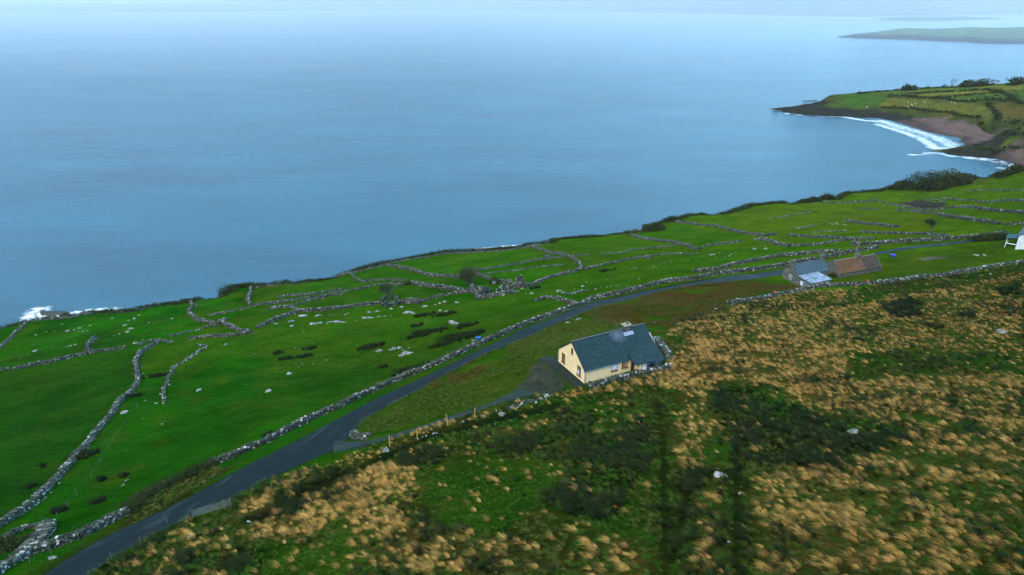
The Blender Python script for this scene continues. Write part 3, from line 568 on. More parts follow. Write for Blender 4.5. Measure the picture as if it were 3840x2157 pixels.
# ------------------------------------------------------------ dry stone walls
def wall_geo(P, h, thick=.62, size=.40, ruin=.2, over=None):
    """two faces of rough stones and a cap along a ground line"""
    L = np.r_[0, np.cumsum(np.linalg.norm(np.diff(P[:, :2], axis=0), axis=1))]; tot = L[-1]; n = max(2, int(tot / (size * .92)))
    Ps, Ss, Ys = [], [], []
    s = np.linspace(0, tot, n); x = np.interp(s, L, P[:, 0]); y = np.interp(s, L, P[:, 1]); sd0 = rng.integers(1000)
    wig = (fbm(s, s * 0, 5, sd0) - .5) * .8; dx = np.gradient(x); dy = np.gradient(y); q = np.hypot(dx, dy); dx /= q; dy /= q; x = x - dy * wig; y = y + dx * wig
    yaw = np.arctan2(dy, dx); hh = h * (1 - ruin + ruin * 2 * (fbm(s, s * 0, 3.5, sd0 + 5) - .5)); hh = np.where(fbm(s, s * 0 + 3, 7, sd0 + 9) < .30 * (ruin > .3), hh * .35, hh)
    z = H(x, y); ch = size * .62; nc = max(1, int(round(h * 1.1 / ch)))
    for k in range(nc + 1):
        for sgn in (-1, 1):
            zz = (k + .5) * ch * .97; th = thick * (1 - .35 * zz / max(h, .1)) / 2
            m = (zz < hh + rng.random(n) * .15) & (rng.random(n) > .04)
            j = rng.random((n, 3)) - .5
            p = np.stack([x - dy * th * sgn + dx * j[:, 0] * size * .5, y + dx * th * sgn + dy * j[:, 0] * size * .5, z + zz + j[:, 2] * .08], 1)[m]
            Ps.append(p); Ss.append(np.stack([size * (.7 + .75 * rng.random(n)), thick * .62 * (.8 + .4 * rng.random(n)), ch * (.8 + .5 * rng.random(n))], 1)[m]); Ys.append((yaw + (rng.random(n) - .5) * .6)[m])
    # tumbled stones at the foot
    nf = int(n * .55); i = rng.integers(0, n, nf); off = (rng.random(nf) - .5) * 2 * (thick + .7); p = np.stack([x[i] - dy[i] * off, y[i] + dx[i] * off], 1)
    Ps.append(np.c_[p, H(p[:, 0], p[:, 1]) + .08]); Ss.append(size * (.4 + .7 * rng.random((nf, 3)))); Ys.append(rng.random(nf) * 6)
    V, F = stones(np.vstack(Ps), np.vstack(Ss), np.concatenate(Ys))
    # earth and rubble core
    cw = thick * .36; hc = np.maximum(hh - .12, .1); V2 = []
    for a_, top in ((-1, 0), (-.7, 1), (.7, 1), (1, 0)): V2.append(np.stack([x - dy * cw * a_, y + dx * cw * a_, z - .1 + top * hc], 1))
    V2 = np.array(V2); m_, n2_ = 4, n; i = np.arange(m_ * n2_).reshape(m_, n2_); F2 = np.stack([i[:-1, :-1], i[:-1, 1:], i[1:, 1:], i[1:, :-1]], -1).reshape(-1, 4)
    return V, F, V2.reshape(-1, 3), F2
WALLLINES = []
def wall(tag_, pts, h, label, size=.40, thick=.62, ruin=.2, name='dry_stone_wall', group=None, cat='stone wall', P=None):
    h *= .88; thick *= .85; size *= .80
    if P is None: P = GP(tag_, pts)
    WALLLINES.append(P[:, :2])
    V, F, V2, F2 = wall_geo(P, h, thick, size, ruin)
    nV = len(V); V = np.vstack([V, V2]); F = np.vstack([F, F2 + nV]); V, c = localised(V); me = mesh(name, V, F)
    me.materials.append(M_stone); me.materials.append(M_core); mi = np.zeros(len(F), np.int32); mi[-len(F2):] = 1; me.polygons.foreach_set('material_index', mi)
    return link(name, me, None, loc=c, label=label, cat=cat, group=group)

road_left = GP('c2', [(-120,1500),(0,1437),(100,1365),(220,1290),(400,1240),(600,1172),(800,1065),(965,985)])
wall('', 0, 1.35, 'mossy tumbledown stone wall beside the road in the bottom left corner', P=road_left, ruin=.25, thick=.9)
rw = np.vstack([GP('c2', [(1590,622),(1780,560),(1880,508),(2000,460),(2200,352),(2400,254),(2540,195)]), GP('c3', [(760,1305),(900,1240),(1000,1190),(1200,1108),(1400,1030),(1600,935),(1800,845),(2000,755),(2200,685),(2350,630),(2450,597)]), GP('c5', [(640,252),(760,228),(900,195),(1050,160),(1200,120),(1400,103),(1550,70),(1700,48),(1900,25),(2040,5)]), GP('c6', [(880,775),(1000,752)])])
wall('', 0, 1.3, 'long intact grey stone wall along the seaward side of the road past the yellow cottage', P=rw, ruin=.12, thick=.75)
wall('c6', [(1060,742),(1200,715),(1350,685),(1470,668)], 1.3, 'stone wall running behind the rusty shed beside the road', ruin=.15)
wall('c6', [(1270,645),(1450,640),(1650,622),(1900,606),(2100,596),(2290,578),(2440,560)], 1.4, 'dark thick roadside wall leading to the white house', ruin=.15, thick=.9)
wall('c6', [(82,850),(135,842),(235,835),(400,790),(560,760),(720,730),(900,716),(1050,700),(1180,695)], 1.3, 'stone wall with a rounded boulder end in the field behind the slate roofed house', ruin=.18)
wall('c6', [(340,1092),(480,1065),(620,1050),(700,1030),(850,1005),(950,970),(1100,955),(1270,950),(1450,935),(1620,920),(1800,890),(2000,875),(2150,845),(2300,815),(2500,780),(2600,772)], 1.1, 'pale stone wall between the brown moor and the lawns of the far houses', ruin=.22, thick=.8)
wall('c2', [(-80,1230),(0,1205),(100,1135),(200,1095),(345,1070)], .9, 'thin upper wall of the scrub filled enclosure at the bottom left edge', ruin=.3)
wall('c2', [(352,1072),(330,1130),(280,1200),(210,1260),(165,1310)], 1.0, 'broad rubble bank closing the scrub filled enclosure at bottom left', thick=1.7, ruin=.3)
wall('', 0, 1.2, 'long winding stone wall descending to the left edge of the lower field', P=np.vstack([GP('c1', [(1205,570),(1130,605),(1072,645),(1025,720),(1038,800),(1033,880),(988,950),(912,1010),(862,1070),(842,1125),(762,1205),(692,1295),(642,1365)]), GP('c2', [(600,530),(560,572),(500,642),(440,712),(380,782),(300,852),(230,922),(130,992),(60,1042),(-60,1110)])]), ruin=.25, thick=.8)
wall('c1', [(1040,598),(1110,575),(1170,560),(1220,562),(1290,575)], .9, 'short heap of wall at the head of the winding field wall', ruin=.35)
wall('c1', [(105,775),(250,748),(400,720),(550,685),(680,655),(740,645),(860,632),(940,612)], 1.2, 'mossy wall across the top of the lower left field', ruin=.25)
wall('c1', [(655,645),(665,600),(690,570),(722,552)], 2.0, 'upright broken corner of masonry standing on the lower left field wall', ruin=.3)
wall('c1', [(-30,785),(65,778)], .8, 'stub of rubble wall at the left edge of the picture')
wall('c1', [(1500,588),(1550,603),(1500,643),(1420,698),(1340,738),(1290,783),(1262,850),(1238,930),(1228,990),(1240,1035)], .55, 'low bright rubble line curving down from the wall junction', ruin=.5, size=.5)
wall('c1', [(1425,550),(1540,535),(1680,530),(1780,520),(1890,505)], 1.1, 'dark wall forming the lower side of the triangular paddock')
wall('c1', [(1655,418),(1740,458),(1800,488),(1895,502)], 1.3, 'straight pale wall forming the right side of the triangular paddock', thick=.8)
wall('c1', [(1440,275),(1455,305),(1425,335),(1452,375),(1500,408),(1560,422),(1640,438),(1700,400)], 1.3, 'crooked thick wall coming down from the cliff edge to the triangular paddock', thick=.9, ruin=.25)
wall('c1', [(1480,485),(1560,458),(1640,445)], .8, 'rubble wall closing the upper side of the triangular paddock', ruin=.4)
wall('c1', [(1285,528),(1350,510),(1442,493)], .7, 'short ruined wall left of the triangular paddock', ruin=.4)
wall('c1', [(1570,370),(1680,353),(1780,333),(1890,312)], .7, 'low dark wall across the strip field below the cliff edge', ruin=.35)
wall('c1', [(1893,165),(1885,205),(1868,245),(1885,290)], 1.5, 'wall dropping from the shrubby corner of the cliff edge', thick=.9, ruin=.25)
wall('c1', [(1900,297),(2020,287),(2150,270),(2300,245),(2450,230),(2572,198)], 1.1, 'long middle wall of the three parallel walls below the cliff')
wall('c1', [(2090,238),(2200,218),(2330,213),(2450,193),(2572,178)], .9, 'uppermost of the three parallel walls below the cliff')
wall('c3', [(610,375),(700,352),(800,420),(850,410),(980,402),(1040,405),(1140,408)], .8, 'wall meeting the dark bush below the cliff path')
wall('c3', [(100,630),(160,615),(240,610),(330,640)], 1.2, 'hooked wall stub at the end of the ruined village wall', thick=.8)
wall('c3', [(240,608),(340,585),(450,550),(560,520),(640,518)], .9, 'wall of pale stones ending at a square boulder', ruin=.25)
wall('c3', [(640,500),(760,480),(880,450),(1000,435),(1110,445)], .9, 'lowest of the three parallel walls below the cliff')
wall('c3', [(10,768),(150,703),(300,655),(335,642),(500,635),(650,620),(800,597),(960,580)], 1.3, 'long sturdy wall running left from the twin pillar ruin', thick=.8)
wall('c3', [(1250,570),(1330,545),(1420,520),(1520,505),(1620,495),(1660,505)], 1.2, 'wall joining the twin pillar ruin to the gabled ruins')
wall('c3', [(980,293),(1060,308),(1140,320),(1230,350),(1300,370),(1400,380),(1520,382)], 1.4, 'thick pale wall running down from the cliff edge towards the bare tree', thick=.9)
wall('c3', [(1640,352),(1700,372),(1770,400)], 1.3, 'wall emerging right of the bare tree')
wall('c3', [(1180,430),(1250,443),(1340,455),(1430,470),(1530,485),(1620,495)], 1.6, 'wide heaped wall below the bare tree', thick=1.4, ruin=.25)
wall('', 0, 1.3, 'long wall climbing from the gabled ruins to the cliff edge', P=GP('c3', [(2035,458),(2100,435),(2200,392),(2300,368),(2400,343),(2450,325),(2445,285),(2392,245),(2340,223),(2230,200),(2130,170),(2065,155)]), thick=.8)
wall('c3', [(1620,330),(1750,321),(1850,304),(1980,279),(2100,258),(2230,243),(2310,233)], .9, 'upper of two low walls right of the bare tree')
wall('c3', [(1740,352),(1860,342),(2000,328),(2100,308),(2300,294)], .6, 'lower broken line of the two walls right of the bare tree', ruin=.5)
wall('c3', [(2120,565),(2180,540),(2270,545),(2380,580),(2430,600)], 1.1, 'short spur wall joining the road wall above the cottage')
wall('c3', [(2340,520),(2400,505),(2500,488)], .45, 'low bed of bright stones near the spur wall', ruin=.5, size=.55)
wall('b6', [(0,435),(80,395),(160,395),(235,415)], .9, 'wall crossing the small fields above the road bend')
wall('b6', [(270,420),(340,412),(425,402)], .6, 'short broken wall in the small fields above the road bend', ruin=.5)
wall('b6', [(400,545),(520,515),(650,490),(800,455),(950,430),(1040,440)], 1.0, 'dark straight wall across the middle of the pasture')
wall('b6', [(980,418),(1100,405),(1200,398),(1320,392),(1400,400),(1500,395)], .6, 'thin pale wall right of the dark straight pasture wall', ruin=.3)
wall('b6', [(545,398),(700,390),(790,375),(880,352),(1000,342),(1200,325),(1330,300)], .7, 'low wall slanting up to the thick zigzag wall', ruin=.35)
wall('b6', [(835,210),(950,250),(1100,268),(1250,285),(1330,300),(1420,335),(1500,355)], 1.3, 'thick zigzag wall from the grassy cliff corner', thick=.9)
wall('b6', [(1530,330),(1650,312),(1780,292),(1920,280)], .9, 'wall leading right from the foot of the zigzag wall')
wall('b6', [(1270,88),(1400,98),(1530,122),(1650,122),(1780,160),(1900,188),(2050,212),(2130,225),(2240,210)], 1.3, 'long stone boundary under the scrubby cliff corner', thick=.9)
wall('c6', [(800,575),(1000,585),(1150,595),(1300,610)], 1.2, 'dark end of the long boundary above the slate roofed house')
wall('c6', [(540,608),(620,605),(700,635),(800,655)], 1.2, 'short thick wall dropping behind the slate roofed house', thick=1.2)
wall('c6', [(830,650),(1000,643),(1060,638),(1250,605),(1450,593)], .9, 'low wall in the field above the rusty shed')
wall('c6', [(1225,460),(1350,480),(1500,495),(1620,508)], 1.2, 'bright double wall alone in the wide pasture', thick=1.2)
wall('c6', [(1350,545),(1500,555),(1650,560),(1860,565),(2000,580)], .9, 'wall under the lone hawthorn tree', thick=.9)
wall('c6', [(980,548),(1100,542),(1240,534)], .4, 'thin line of pale stones in the wide pasture', ruin=.4)
wall('c6', [(860,520),(930,505),(1000,492)], .5, 'short slanting line of stones in the wide pasture', ruin=.4)
wall('c6', [(640,440),(720,435),(820,417),(960,392)], .5, 'broken line of stones near the cliff in the wide pasture', ruin=.5)
wall('c6', [(1060,324),(1250,328),(1400,313),(1440,302),(1520,325),(1640,350),(1760,370),(1900,380),(2100,352)], 1.1, 'wall skirting the dark muddy patch', size=.55)
wall('c6', [(1600,382),(1740,390),(1868,405)], 1.2, 'thick pale wall below the dark muddy patch', thick=1.1, size=.5)
wall('c6', [(1915,410),(2050,440),(2200,460),(2380,485)], 1.3, 'broad wall slanting down towards the white house', thick=1.1, size=.5)
wall('c6', [(1320,368),(1400,372),(1480,375)], .7, 'short mossy wall between the two pasture walls', size=.5)
wall('c6', [(1830,300),(1900,305),(1975,315)], 1.0, 'dark wall behind the muddy patch', size=.55)
wall('c6', [(1960,290),(2200,303),(2400,313),(2600,320)], 1.0, 'distant wall across the upper right pastures', size=.6)
wall('c6', [(2100,358),(2250,373),(2400,393),(2600,405)], 1.2, 'mossy wall running to the right edge above the white house', size=.55, thick=.9)
wall('c6', [(2430,494),(2520,490),(2600,492)], 1.1, 'wall just above the roof of the white house', size=.5)
wall('c6', [(2140,232),(2300,228),(2480,230),(2600,232)], .8, 'farthest thin wall in the upper right pastures', size=.6)
def hp_(s_, b_):
    r = np.array([[11.07 + s * math.cos(R(27.2)) - q * math.sin(R(27.2)), 90.66 + s * math.sin(R(27.2)) + q * math.cos(R(27.2)), 0] for s, q in zip(s_, b_)]); r[:, 2] = H(r[:, 0], r[:, 1]); return r
wall('', 0, .95, P=hp_([.2, 3, 6, 9, 10, 12.5, 14.6], [-1.5, -1.45, -1.5, -1.7, -2.5, -2.8, -2.9]), label='low whitish rubble wall in front of the yellow cottage', ruin=.15)
wall('h1', [(2080,470),(2160,570),(2250,680),(2320,760),(2380,830)], .8, 'rubble wall behind the uphill end of the yellow cottage', ruin=.3, thick=.9)
wall('c5', [(20,1078),(80,1050),(140,1028),(240,1005),(330,970)], .4, 'half buried white stones beside the gravel drive', ruin=.5)
wall('b6', [(180,765),(250,790),(320,760),(420,750)], .5, 'curved bed of bright stones in the pasture beside the road', ruin=.5, size=.5)
wall('c4', [(85,385),(100,410),(160,420),(200,400)], .6, 'small curved stone edging where the drive meets the road', thick=.9)
# wall with scrub along the cliff top
coastw = np.vstack([GP('c1', [(-40,630),(0,615),(60,565),(110,505),(190,435),(218,415),(300,405),(420,398),(520,390),(620,368),(700,360)])])
wall('', 0, 1.0, 'wall following the cliff top at the left edge', P=coastw, ruin=.3)
wall('c3', [(0,460),(150,446),(300,418),(480,396),(640,372),(800,336),(980,290)], .8, 'cliff top wall left of the thick pale wall', ruin=.35)
wall('c3', [(980,290),(1130,255),(1300,230),(1400,210),(1700,195),(1850,185),(2000,165),(2060,155)], .8, 'cliff top wall in the centre below the breaking waves', ruin=.35)
wall('c3', [(2060,155),(2200,130),(2262,98),(2400,82),(2572,68)], .9, 'cliff top wall right of the breaking waves', ruin=.3)

# ruins --------------------------------------------------------------------
def gable_ruin(p0, p1, h0, hp, label, depth=None, cat='ruin'):
    """a surviving gable: courses of stone stepping up to a peak"""
    a = GP(*p0)[0]; b_ = GP(*p1)[0]; d = b_ - a; L = np.hypot(d[0], d[1]); d = d[:2] / L; Ps = []; k = .3; yaw = math.atan2(d[1], d[0])
    for zi in np.arange(0, hp, .27):
        for s in np.arange(0, L, .42):
            top = h0 + (hp - h0) * (1 - abs(2 * s / L - 1)) + (random.random() - .5) * .35
            if zi < top:
                for sg in (-.22, .22):
                    x = a[0] + d[0] * s - d[1] * sg; y = a[1] + d[1] * s + d[0] * sg; Ps.append((x + random.uniform(-.06, .06), y, H(x, y) + zi + .12))
    Ps = np.array(Ps); n = len(Ps); V, F = stones(Ps, np.stack([.44 + .25 * rng.random(n), .42 + .1 * rng.random(n), .27 + .1 * rng.random(n)], 1), np.full(n, yaw))
    return V, F
def ruin(name, label, pieces):
    e = link(name, None, label=label, cat='ruin'); c0 = None
    for nm, VF in pieces:
        V, F = VF[:2]
        if c0 is None: c0 = np.array([V[:, 0].mean(), V[:, 1].mean(), V[:, 2].min()]); e.location = c0
        link(nm, mesh(nm, V - c0, F), M_stone, parent=e)
    return e
def wg(tag_, pts, h, thick=.8): return wall_geo(GP(tag_, pts), h, thick, .4, .25)
ruin('ruined_cottage', 'roofless ruin with two tall thin stone pillars in its front wall', [
    ('front_wall', wg('c3', [(985,600),(1050,588),(1110,578)], 1.5)), ('side_wall', wg('c3', [(1110,578),(1170,575),(1235,582)], 2.3)),
    ('pillar', gable_ruin(('c3', [(958,605)]), ('c3', [(982,600)]), 3.6, 3.9, '')), ('pillar', gable_ruin(('c3', [(1052,590)]), ('c3', [(1075,586)]), 3.2, 3.6, ''))])
ruin('ruined_cottage', 'largest cluster of collapsed cottage walls with two rounded gables', [
    ('front_wall', wg('c3', [(1690,550),(1750,537),(1850,515),(1945,498)], 1.3, 1.1)), ('back_wall', wg('c3', [(1600,480),(1650,470),(1700,475)], 1.4, .9)),
    ('side_wall', wg('c3', [(1625,465),(1650,505),(1690,550)], 1.7)), ('gable', gable_ruin(('c3', [(1665,535)]), ('c3', [(1775,500)]), 1.4, 3.2, '')),
    ('gable', gable_ruin(('c3', [(1820,505)]), ('c3', [(1930,478)]), 1.2, 3.4, '')), ('end_wall', wg('c3', [(1790,440),(1850,415),(1900,420),(1925,440)], 1.5, .9))])
ruin('ruined_gable', 'pointed ivy covered gable standing alone right of the ruins', [('gable', gable_ruin(('c3', [(1938,462)]), ('c3', [(2035,460)]), .9, 4.8, ''))])

# ------------------------------------------------------------ loose rocks in the fields
def rock_mesh(seed, flat=.45):
    r = np.random.default_rng(seed); V = []; F = []
    nu, nv = 9, 6
    for i in range(nv + 1):
        for j in range(nu):
            th = math.pi * i / nv; ph = 2 * math.pi * j / nu; q = 1 + (r.random() - .5) * .55
            V.append((math.sin(th) * math.cos(ph) * q * .5, math.sin(th) * math.sin(ph) * q * .5, math.cos(th) * q * .5 * flat))
    for i in range(nv):
        for j in range(nu): F.append((i * nu + j, (i + 1) * nu + j, (i + 1) * nu + (j + 1) % nu, i * nu + (j + 1) % nu))
    me = mesh('boulder', V, F); me.materials.append(M_pale); return me
ROCKS = [rock_mesh(k, .35 + .1 * (k % 4)) for k in range(7)]
def rocks(tag_, lst, label, group, name='boulder', yawdeg=None):
    for i, q in enumerate(lst):
        p = GP(tag_, [q[:2]])[0]; s = q[2]; o = link(name, ROCKS[(i * 3 + len(lst)) % 7], loc=(p[0], p[1], p[2] + .02 * s), label=label[i] if isinstance(label, list) else label, cat='rock', group=group)
        o.rotation_euler = ((random.random() - .5) * .3, (random.random() - .5) * .3, random.uniform(0, 6) if yawdeg is None else R(yawdeg + random.uniform(-15, 15)))
        s *= .62 if s < 1.3 else .78; o.scale = (s * (1.3 if yawdeg is not None else 1.0), s * (.5 if yawdeg is not None else .75), s * random.uniform(.6, 1.0))
rocks('c3', [(355,675,3.2)], 'biggest long pale slab lying just below the wall of the ruins', None, 'rock_slab', 20)
rocks('c3', [(265,715,2.0),(155,735,1.8),(468,675,2.2),(270,752,1.6)], 'pale slab in the grass below the long sturdy wall', 'slabs below the long sturdy wall', 'rock_slab', 15)
rocks('c3', [(430,738,2.6),(480,728,2.0),(560,722,2.2),(620,722,3.0),(660,722,1.6),(530,735,1.2)], 'flat outcrop stone in a row below the sturdy wall', 'row of outcrop stones left of centre', 'rock_slab', 15)
rocks('c3', [(850,648,1.8),(912,642,1.8),(670,668,1.4),(690,655,1.2),(560,668,1.0),(590,665,.9)], 'small pale boulder in the rough grass below the walls', 'boulders below the long sturdy wall')
rocks('c3', [(1018,622,1.8)], 'rounded boulder alone below the left pillar of the ruin', None)
rocks('c3', [(1100,608,1.9)], 'flat boulder alone below the right pillar of the ruin', None)
rocks('c3', [(830,692,3.0),(870,690,1.8),(925,680,1.4),(970,676,1.2),(1015,674,.9)], 'outcrop stone in the dotted row below the ruin', 'dotted row of outcrop stones', 'rock_slab', 12)
rocks('c3', [(1150,652,3.6),(1120,655,1.6),(1190,658,1.5)], 'grey outcrop breaking the turf below the twin pillar ruin', 'grey outcrop below the ruin', 'rock_slab', 5)
rocks('c3', [(1275,602,2.6)], 'flat pale slab under the wall between the ruins', None, 'rock_slab', 10)
rocks('c3', [(1350,590,1.2),(1385,580,1.5),(1425,568,2.0)], 'stone of the slanting pile between the two ruins', 'slanting pile between the ruins')
rocks('c3', [(1515,575,2.0)], 'white boulder on bare turf below the gabled ruins', None)
rocks('c3', [(1388,636,1.7)], 'upright white standing stone beside the rushes', None, 'standing_stone')
rocks('c3', [(1435,640,1.5),(1460,646,1.0)], 'pale stone right of the upright standing stone', 'stones by the standing stone')
rocks('c3', [(1860,520,1.4),(1835,525,1.0),(1875,516,1.2),(1945,495,2.0),(1975,488,1.2),(2005,468,1.6),(1705,545,1.4)], 'white stone lying at the foot of the gabled ruins', 'fallen stones at the gabled ruins')
rocks('c3', [(2035,508,1.0),(2078,506,1.8),(2280,488,2.4),(2375,418,1.0),(2460,452,1.2),(2400,475,1.0)], 'white boulder in the open pasture right of the ruins', 'boulders right of the ruins')
rocks('c3', [(1500,735,4.0)], 'large low grey outcrop among the dark rush clumps', None, 'rock_slab', -15)
rocks('c3', [(1040,925,2.2),(1085,915,1.6),(1010,932,1.3),(1150,915,.9),(1115,935,1.2),(1100,925,.8)], 'white broken rock in the upper part of the bright outcrop', 'bright outcrop upper rocks')
rocks('c3', [(1120,965,3.2),(1090,975,1.8),(1160,958,1.8),(1185,950,1.0)], ['largest white rock at the foot of the bright outcrop', 'leftmost white rock at the foot of the bright outcrop', 'white rock just above the largest one of the bright outcrop', 'small rightmost white rock of the bright outcrop'], 'bright outcrop lower rocks')
rocks('c3', [(930,942,2.2),(905,945,1.0)], 'grey rock beside the rush clump left of the bright outcrop', 'rocks left of the bright outcrop')
rocks('c3', [(1635,860,1.2),(1655,862,.8)], 'pale stone lying left of the blue barrel', 'stones by the barrel')
rocks('c3', [(250,1112,1.8)], 'round topped white boulder alone in the big field', None)
rocks('c3', [(95,1242,2.2)], 'flat grey boulder in the middle of the big lower field', None)
rocks('c3', [(530,1008,.9),(430,1038,.8),(350,1040,.9),(320,1010,.6),(300,1032,.5),(340,1020,.5),(320,1060,.6),(160,1072,.7),(295,918,.9),(428,880,.6),(762,898,.6),(685,900,.5),(360,792,.8),(112,835,.5),(1275,714,.6),(755,712,.9)], 'small white stone scattered over the big field', 'small white stones in the big field')
rocks('c1', [(1700,588,1.4),(1495,935,1.7),(1095,1012,.9),(1175,1032,1.2),(1125,918,.6),(1380,845,.6),(1855,888,.6),(1915,658,.6),(1222,1190,.9),(1075,2290/2.,.7)], ['grey stone just right of the head of the rubble line', 'larger bright stone right of the lower rubble line', 'stone left of the foot of the rubble line', 'bright stone pair member at the foot of the rubble line', 'tiny stone between the winding wall and the rubble line', 'tiny stone right of the middle of the rubble line', 'lone pebble sized stone in the middle of the big field', 'small stone below the dark wall of the triangular paddock', 'upright stone below the foot of the rubble line', 'lowest thin pale stone in the big field above the road'], 'stones between rubble line and road')
rocks('c1', [(935,1102,2.4)], 'large lichen covered boulder beside the winding wall', None)
rocks('c1', [(258,640,2.2)], 'dome shaped grey boulder at the left near the cliff field', None)
rocks('c1', [(1018,578,1.8),(1075,555,1.2)], 'boulder left of the head of the winding wall', 'boulders at the head of the winding wall')
rocks('c1', [(510,488,2.0),(560,480,1.4),(600,466,1.8),(625,488,1.4),(660,482,1.2),(680,446,1.3),(590,490,1.2)], 'stone of the rubble patch in the field nearest the left cliff', 'rubble patch near the left cliff')
rocks('c1', [(940,446,2.0),(985,470,2.6),(960,495,2.0),(900,510,1.4),(860,522,1.2),(1010,395,2.0),(970,408,1.6),(1045,368,1.5)], 'mossy boulder in the slanting heap below the left cliff', 'slanting heap below the left cliff')
rocks('c1', [(468,435,1.2),(845,390,1.5),(1295,395,1.4),(1355,330,.9),(1240,505,1.2),(1120,425,1.0),(1520,292,.8),(395,618,.6),(530,600,1.5),(565,590,1.4),(500,608,1.0),(150,690,.9),(215,665,.8),(270,518,1.4),(350,492,.9),(410,490,.9)], 'grey stone in the fields beneath the left cliff', 'stones in the left cliff fields')
rocks('b6', [(140,752,1.8)], 'cream coloured mound of rock in the pasture near the road bend', None)
rocks('b6', [(372,708,1.4)], 'single white boulder in the middle of the pasture', None)
rocks('b6', [(265,665,.9),(295,737,.8),(410,668,.9),(460,678,.9),(615,640,.8),(650,658,.7),(655,643,.7),(550,713,.8),(915,635,.9),(820,660,.5),(500,735,1.4),(610,718,1.0),(650,712,1.2),(700,706,1.2),(735,715,.7),(810,706,.7),(850,702,.7),(720,380,1.4),(320,590,.8),(870,538,1.3),(890,530,1.0),(840,545,.8),(1060,520,1.2),(1090,528,.9),(1050,530,.7),(1020,518,.6),(1230,474,1.2),(1390,460,1.1),(1160,484,.7),(1130,490,.6),(1250,573,.5)], 'small pale stone in the wide pasture seaward of the road', 'small stones in the seaward pasture')
rocks('b6', [(1610,405,1.5),(1640,400,1.4),(1690,385,1.2),(1720,380,1.0),(1670,425,.9),(1740,420,.9),(1810,400,1.2),(1790,415,.9),(1880,372,1.0),(1930,362,.9),(2030,350,2.0),(2140,347,1.8),(1850,378,.8),(2285,383,.7),(1530,420,.6)], 'stone of the scattered line behind the slate roofed house', 'scattered line of stones behind the slate house')
rocks('b6', [(1040,676,1.6)], 'white block standing against the road wall', None)
rocks('c6', [(1060,490,0),(1110,478,1.6),(1130,488,1.4),(1160,478,1.8),(1170,490,1.2),(1220,490,1.3),(1245,495,1.2),(1420,478,1.4)][1:], 'white stone in the small heap in the wide pasture', 'small heap in the wide pasture')
rocks('c6', [(2240,205,1.3),(2230,200,1.0),(2350,155,1.2),(2410,200,1.1),(2425,150,1.1),(2570,205,1.2),(2060,262,1.2),(2250,252,1.2),(2280,270,1.2),(2375,282,1.2),(2540,150,1.0),(2400,140,1.0)], 'white stone dotted over the top right pasture', 'stones in the top right pasture')
rocks('b6', [(1040,672,1.0),(340,1025,1.0),(320,1022,.8),(2000,965,.1)][1:3], 'white stone on the verge above the cottage', 'stones on the verge above the cottage')
rocks('h1', [(670,80,1.2),(640,95,1.0),(600,105,.9),(690,75,.6),(445,155,1.3),(420,160,.6)], 'pale stone on the road edge above the cottage roof', 'stones on the road edge')
rocks('h1', [(2050,158,1.0)], 'long white stone in the bracken behind the cottage', None)
rocks('h1', [(1900,1240,.7)], 'single white stone in the tussocks in front of the cottage', None)
rocks('c4', [(1212,242,1.5)], 'bright white angular stone beside the muddy track', None)
rocks('c4', [(335,515,1.5)], 'rounded white boulder half hidden in grass near the small gate', None)
rocks('c4', [(915,293,.8),(1160,312,.5),(577,425,.6),(613,408,.5),(640,400,.5),(695,382,.9),(720,380,.7),(1052,245,.5),(1075,248,.5),(1170,212,.6),(1200,208,.5),(1280,187,.8),(1330,185,.7),(1290,185,.6),(1385,150,.7),(1470,125,.8),(1550,100,.8),(1545,125,.6),(1410,148,.5),(295,557,.4)], 'white stone poking through the grass bank below the drive', 'white stones in the bank below the drive')
rocks('c8', [(278,705,2.0)], 'big blocky pale boulder at the head of the dark ditch', None)
rocks('c8', [(1285,375,1.6)], 'blue grey boulder at the edge of the large dark rush bed', None)
rocks('c8', [(1998,70,.7)], 'small white stone high in the tussock moor at right', None)
rocks('c8', [(2400,1290/9.,.1),(432,835,.6),(345,1200,.5)][1:], 'small stone in the narrow ditch', 'stones in the narrow ditch')
rocks('c6', [(2400,1300,2.6)], 'wide grey rock lying in the moor at the right edge', None)
rocks('c6', [(500,1092,1.3)], 'white stone in front of the moor wall', None)
rocks('c6', [(250,1128,1.2)], 'slanting white stone left of the end of the moor wall', None)
rocks('c6', [(1300,1285,1.0),(1245,1275,.9),(1390,1310,.6),(2320,862,1.2)], ['middle white stone of three on the brown moor', 'left white stone of three on the brown moor', 'right white stone of three on the brown moor', 'flat white stone just below the right end of the moor wall'], 'stones on the brown moor')
rocks('c2', [(1440,1160,1.1),(1420,1165,.8),(1460,1158,.6)], 'stone in the bright pile near the field gate', 'bright pile near the field gate')
rocks('c2', [(1870,1047,.7),(1885,1049,.4)], ['left tiny white stone in the turf right of the field gate', 'right tiny white stone in the turf right of the field gate'], 'tiny stones right of the gate')
rocks('c2', [(930,770,.9),(950,740,.7),(915,778,.6),(965,730,.5)], 'white stone under the twin round bushes', 'stones under the twin bushes')
rocks('c2', [(185,905,1.0),(210,893,1.1),(240,900,1.3),(260,912,1.1),(290,905,.9),(320,890,.8),(330,870,.6),(270,925,1.0),(225,945,1.0)], 'bright slab spilled from the winding wall', 'bright slabs at the winding wall')
rocks('c2', [(95,1375,1.4),(250,1285,1.4),(300,1265,1.2),(395,1325,1.3)], ['bright block nearest the bottom edge on the mossy roadside wall', 'bright block on the mossy wall where the rubble bank meets it', 'bright block just right of the rubble bank on the mossy wall', 'bright block on the road side of the mossy wall'], 'bright blocks on the mossy wall')
rocks('c6', [(2215,722,2.0)], 'left one of two dark boulders on the lawn of the white house', None)
rocks('c6', [(2275,722,1.6)], 'right one of two dark boulders on the lawn of the white house', None)

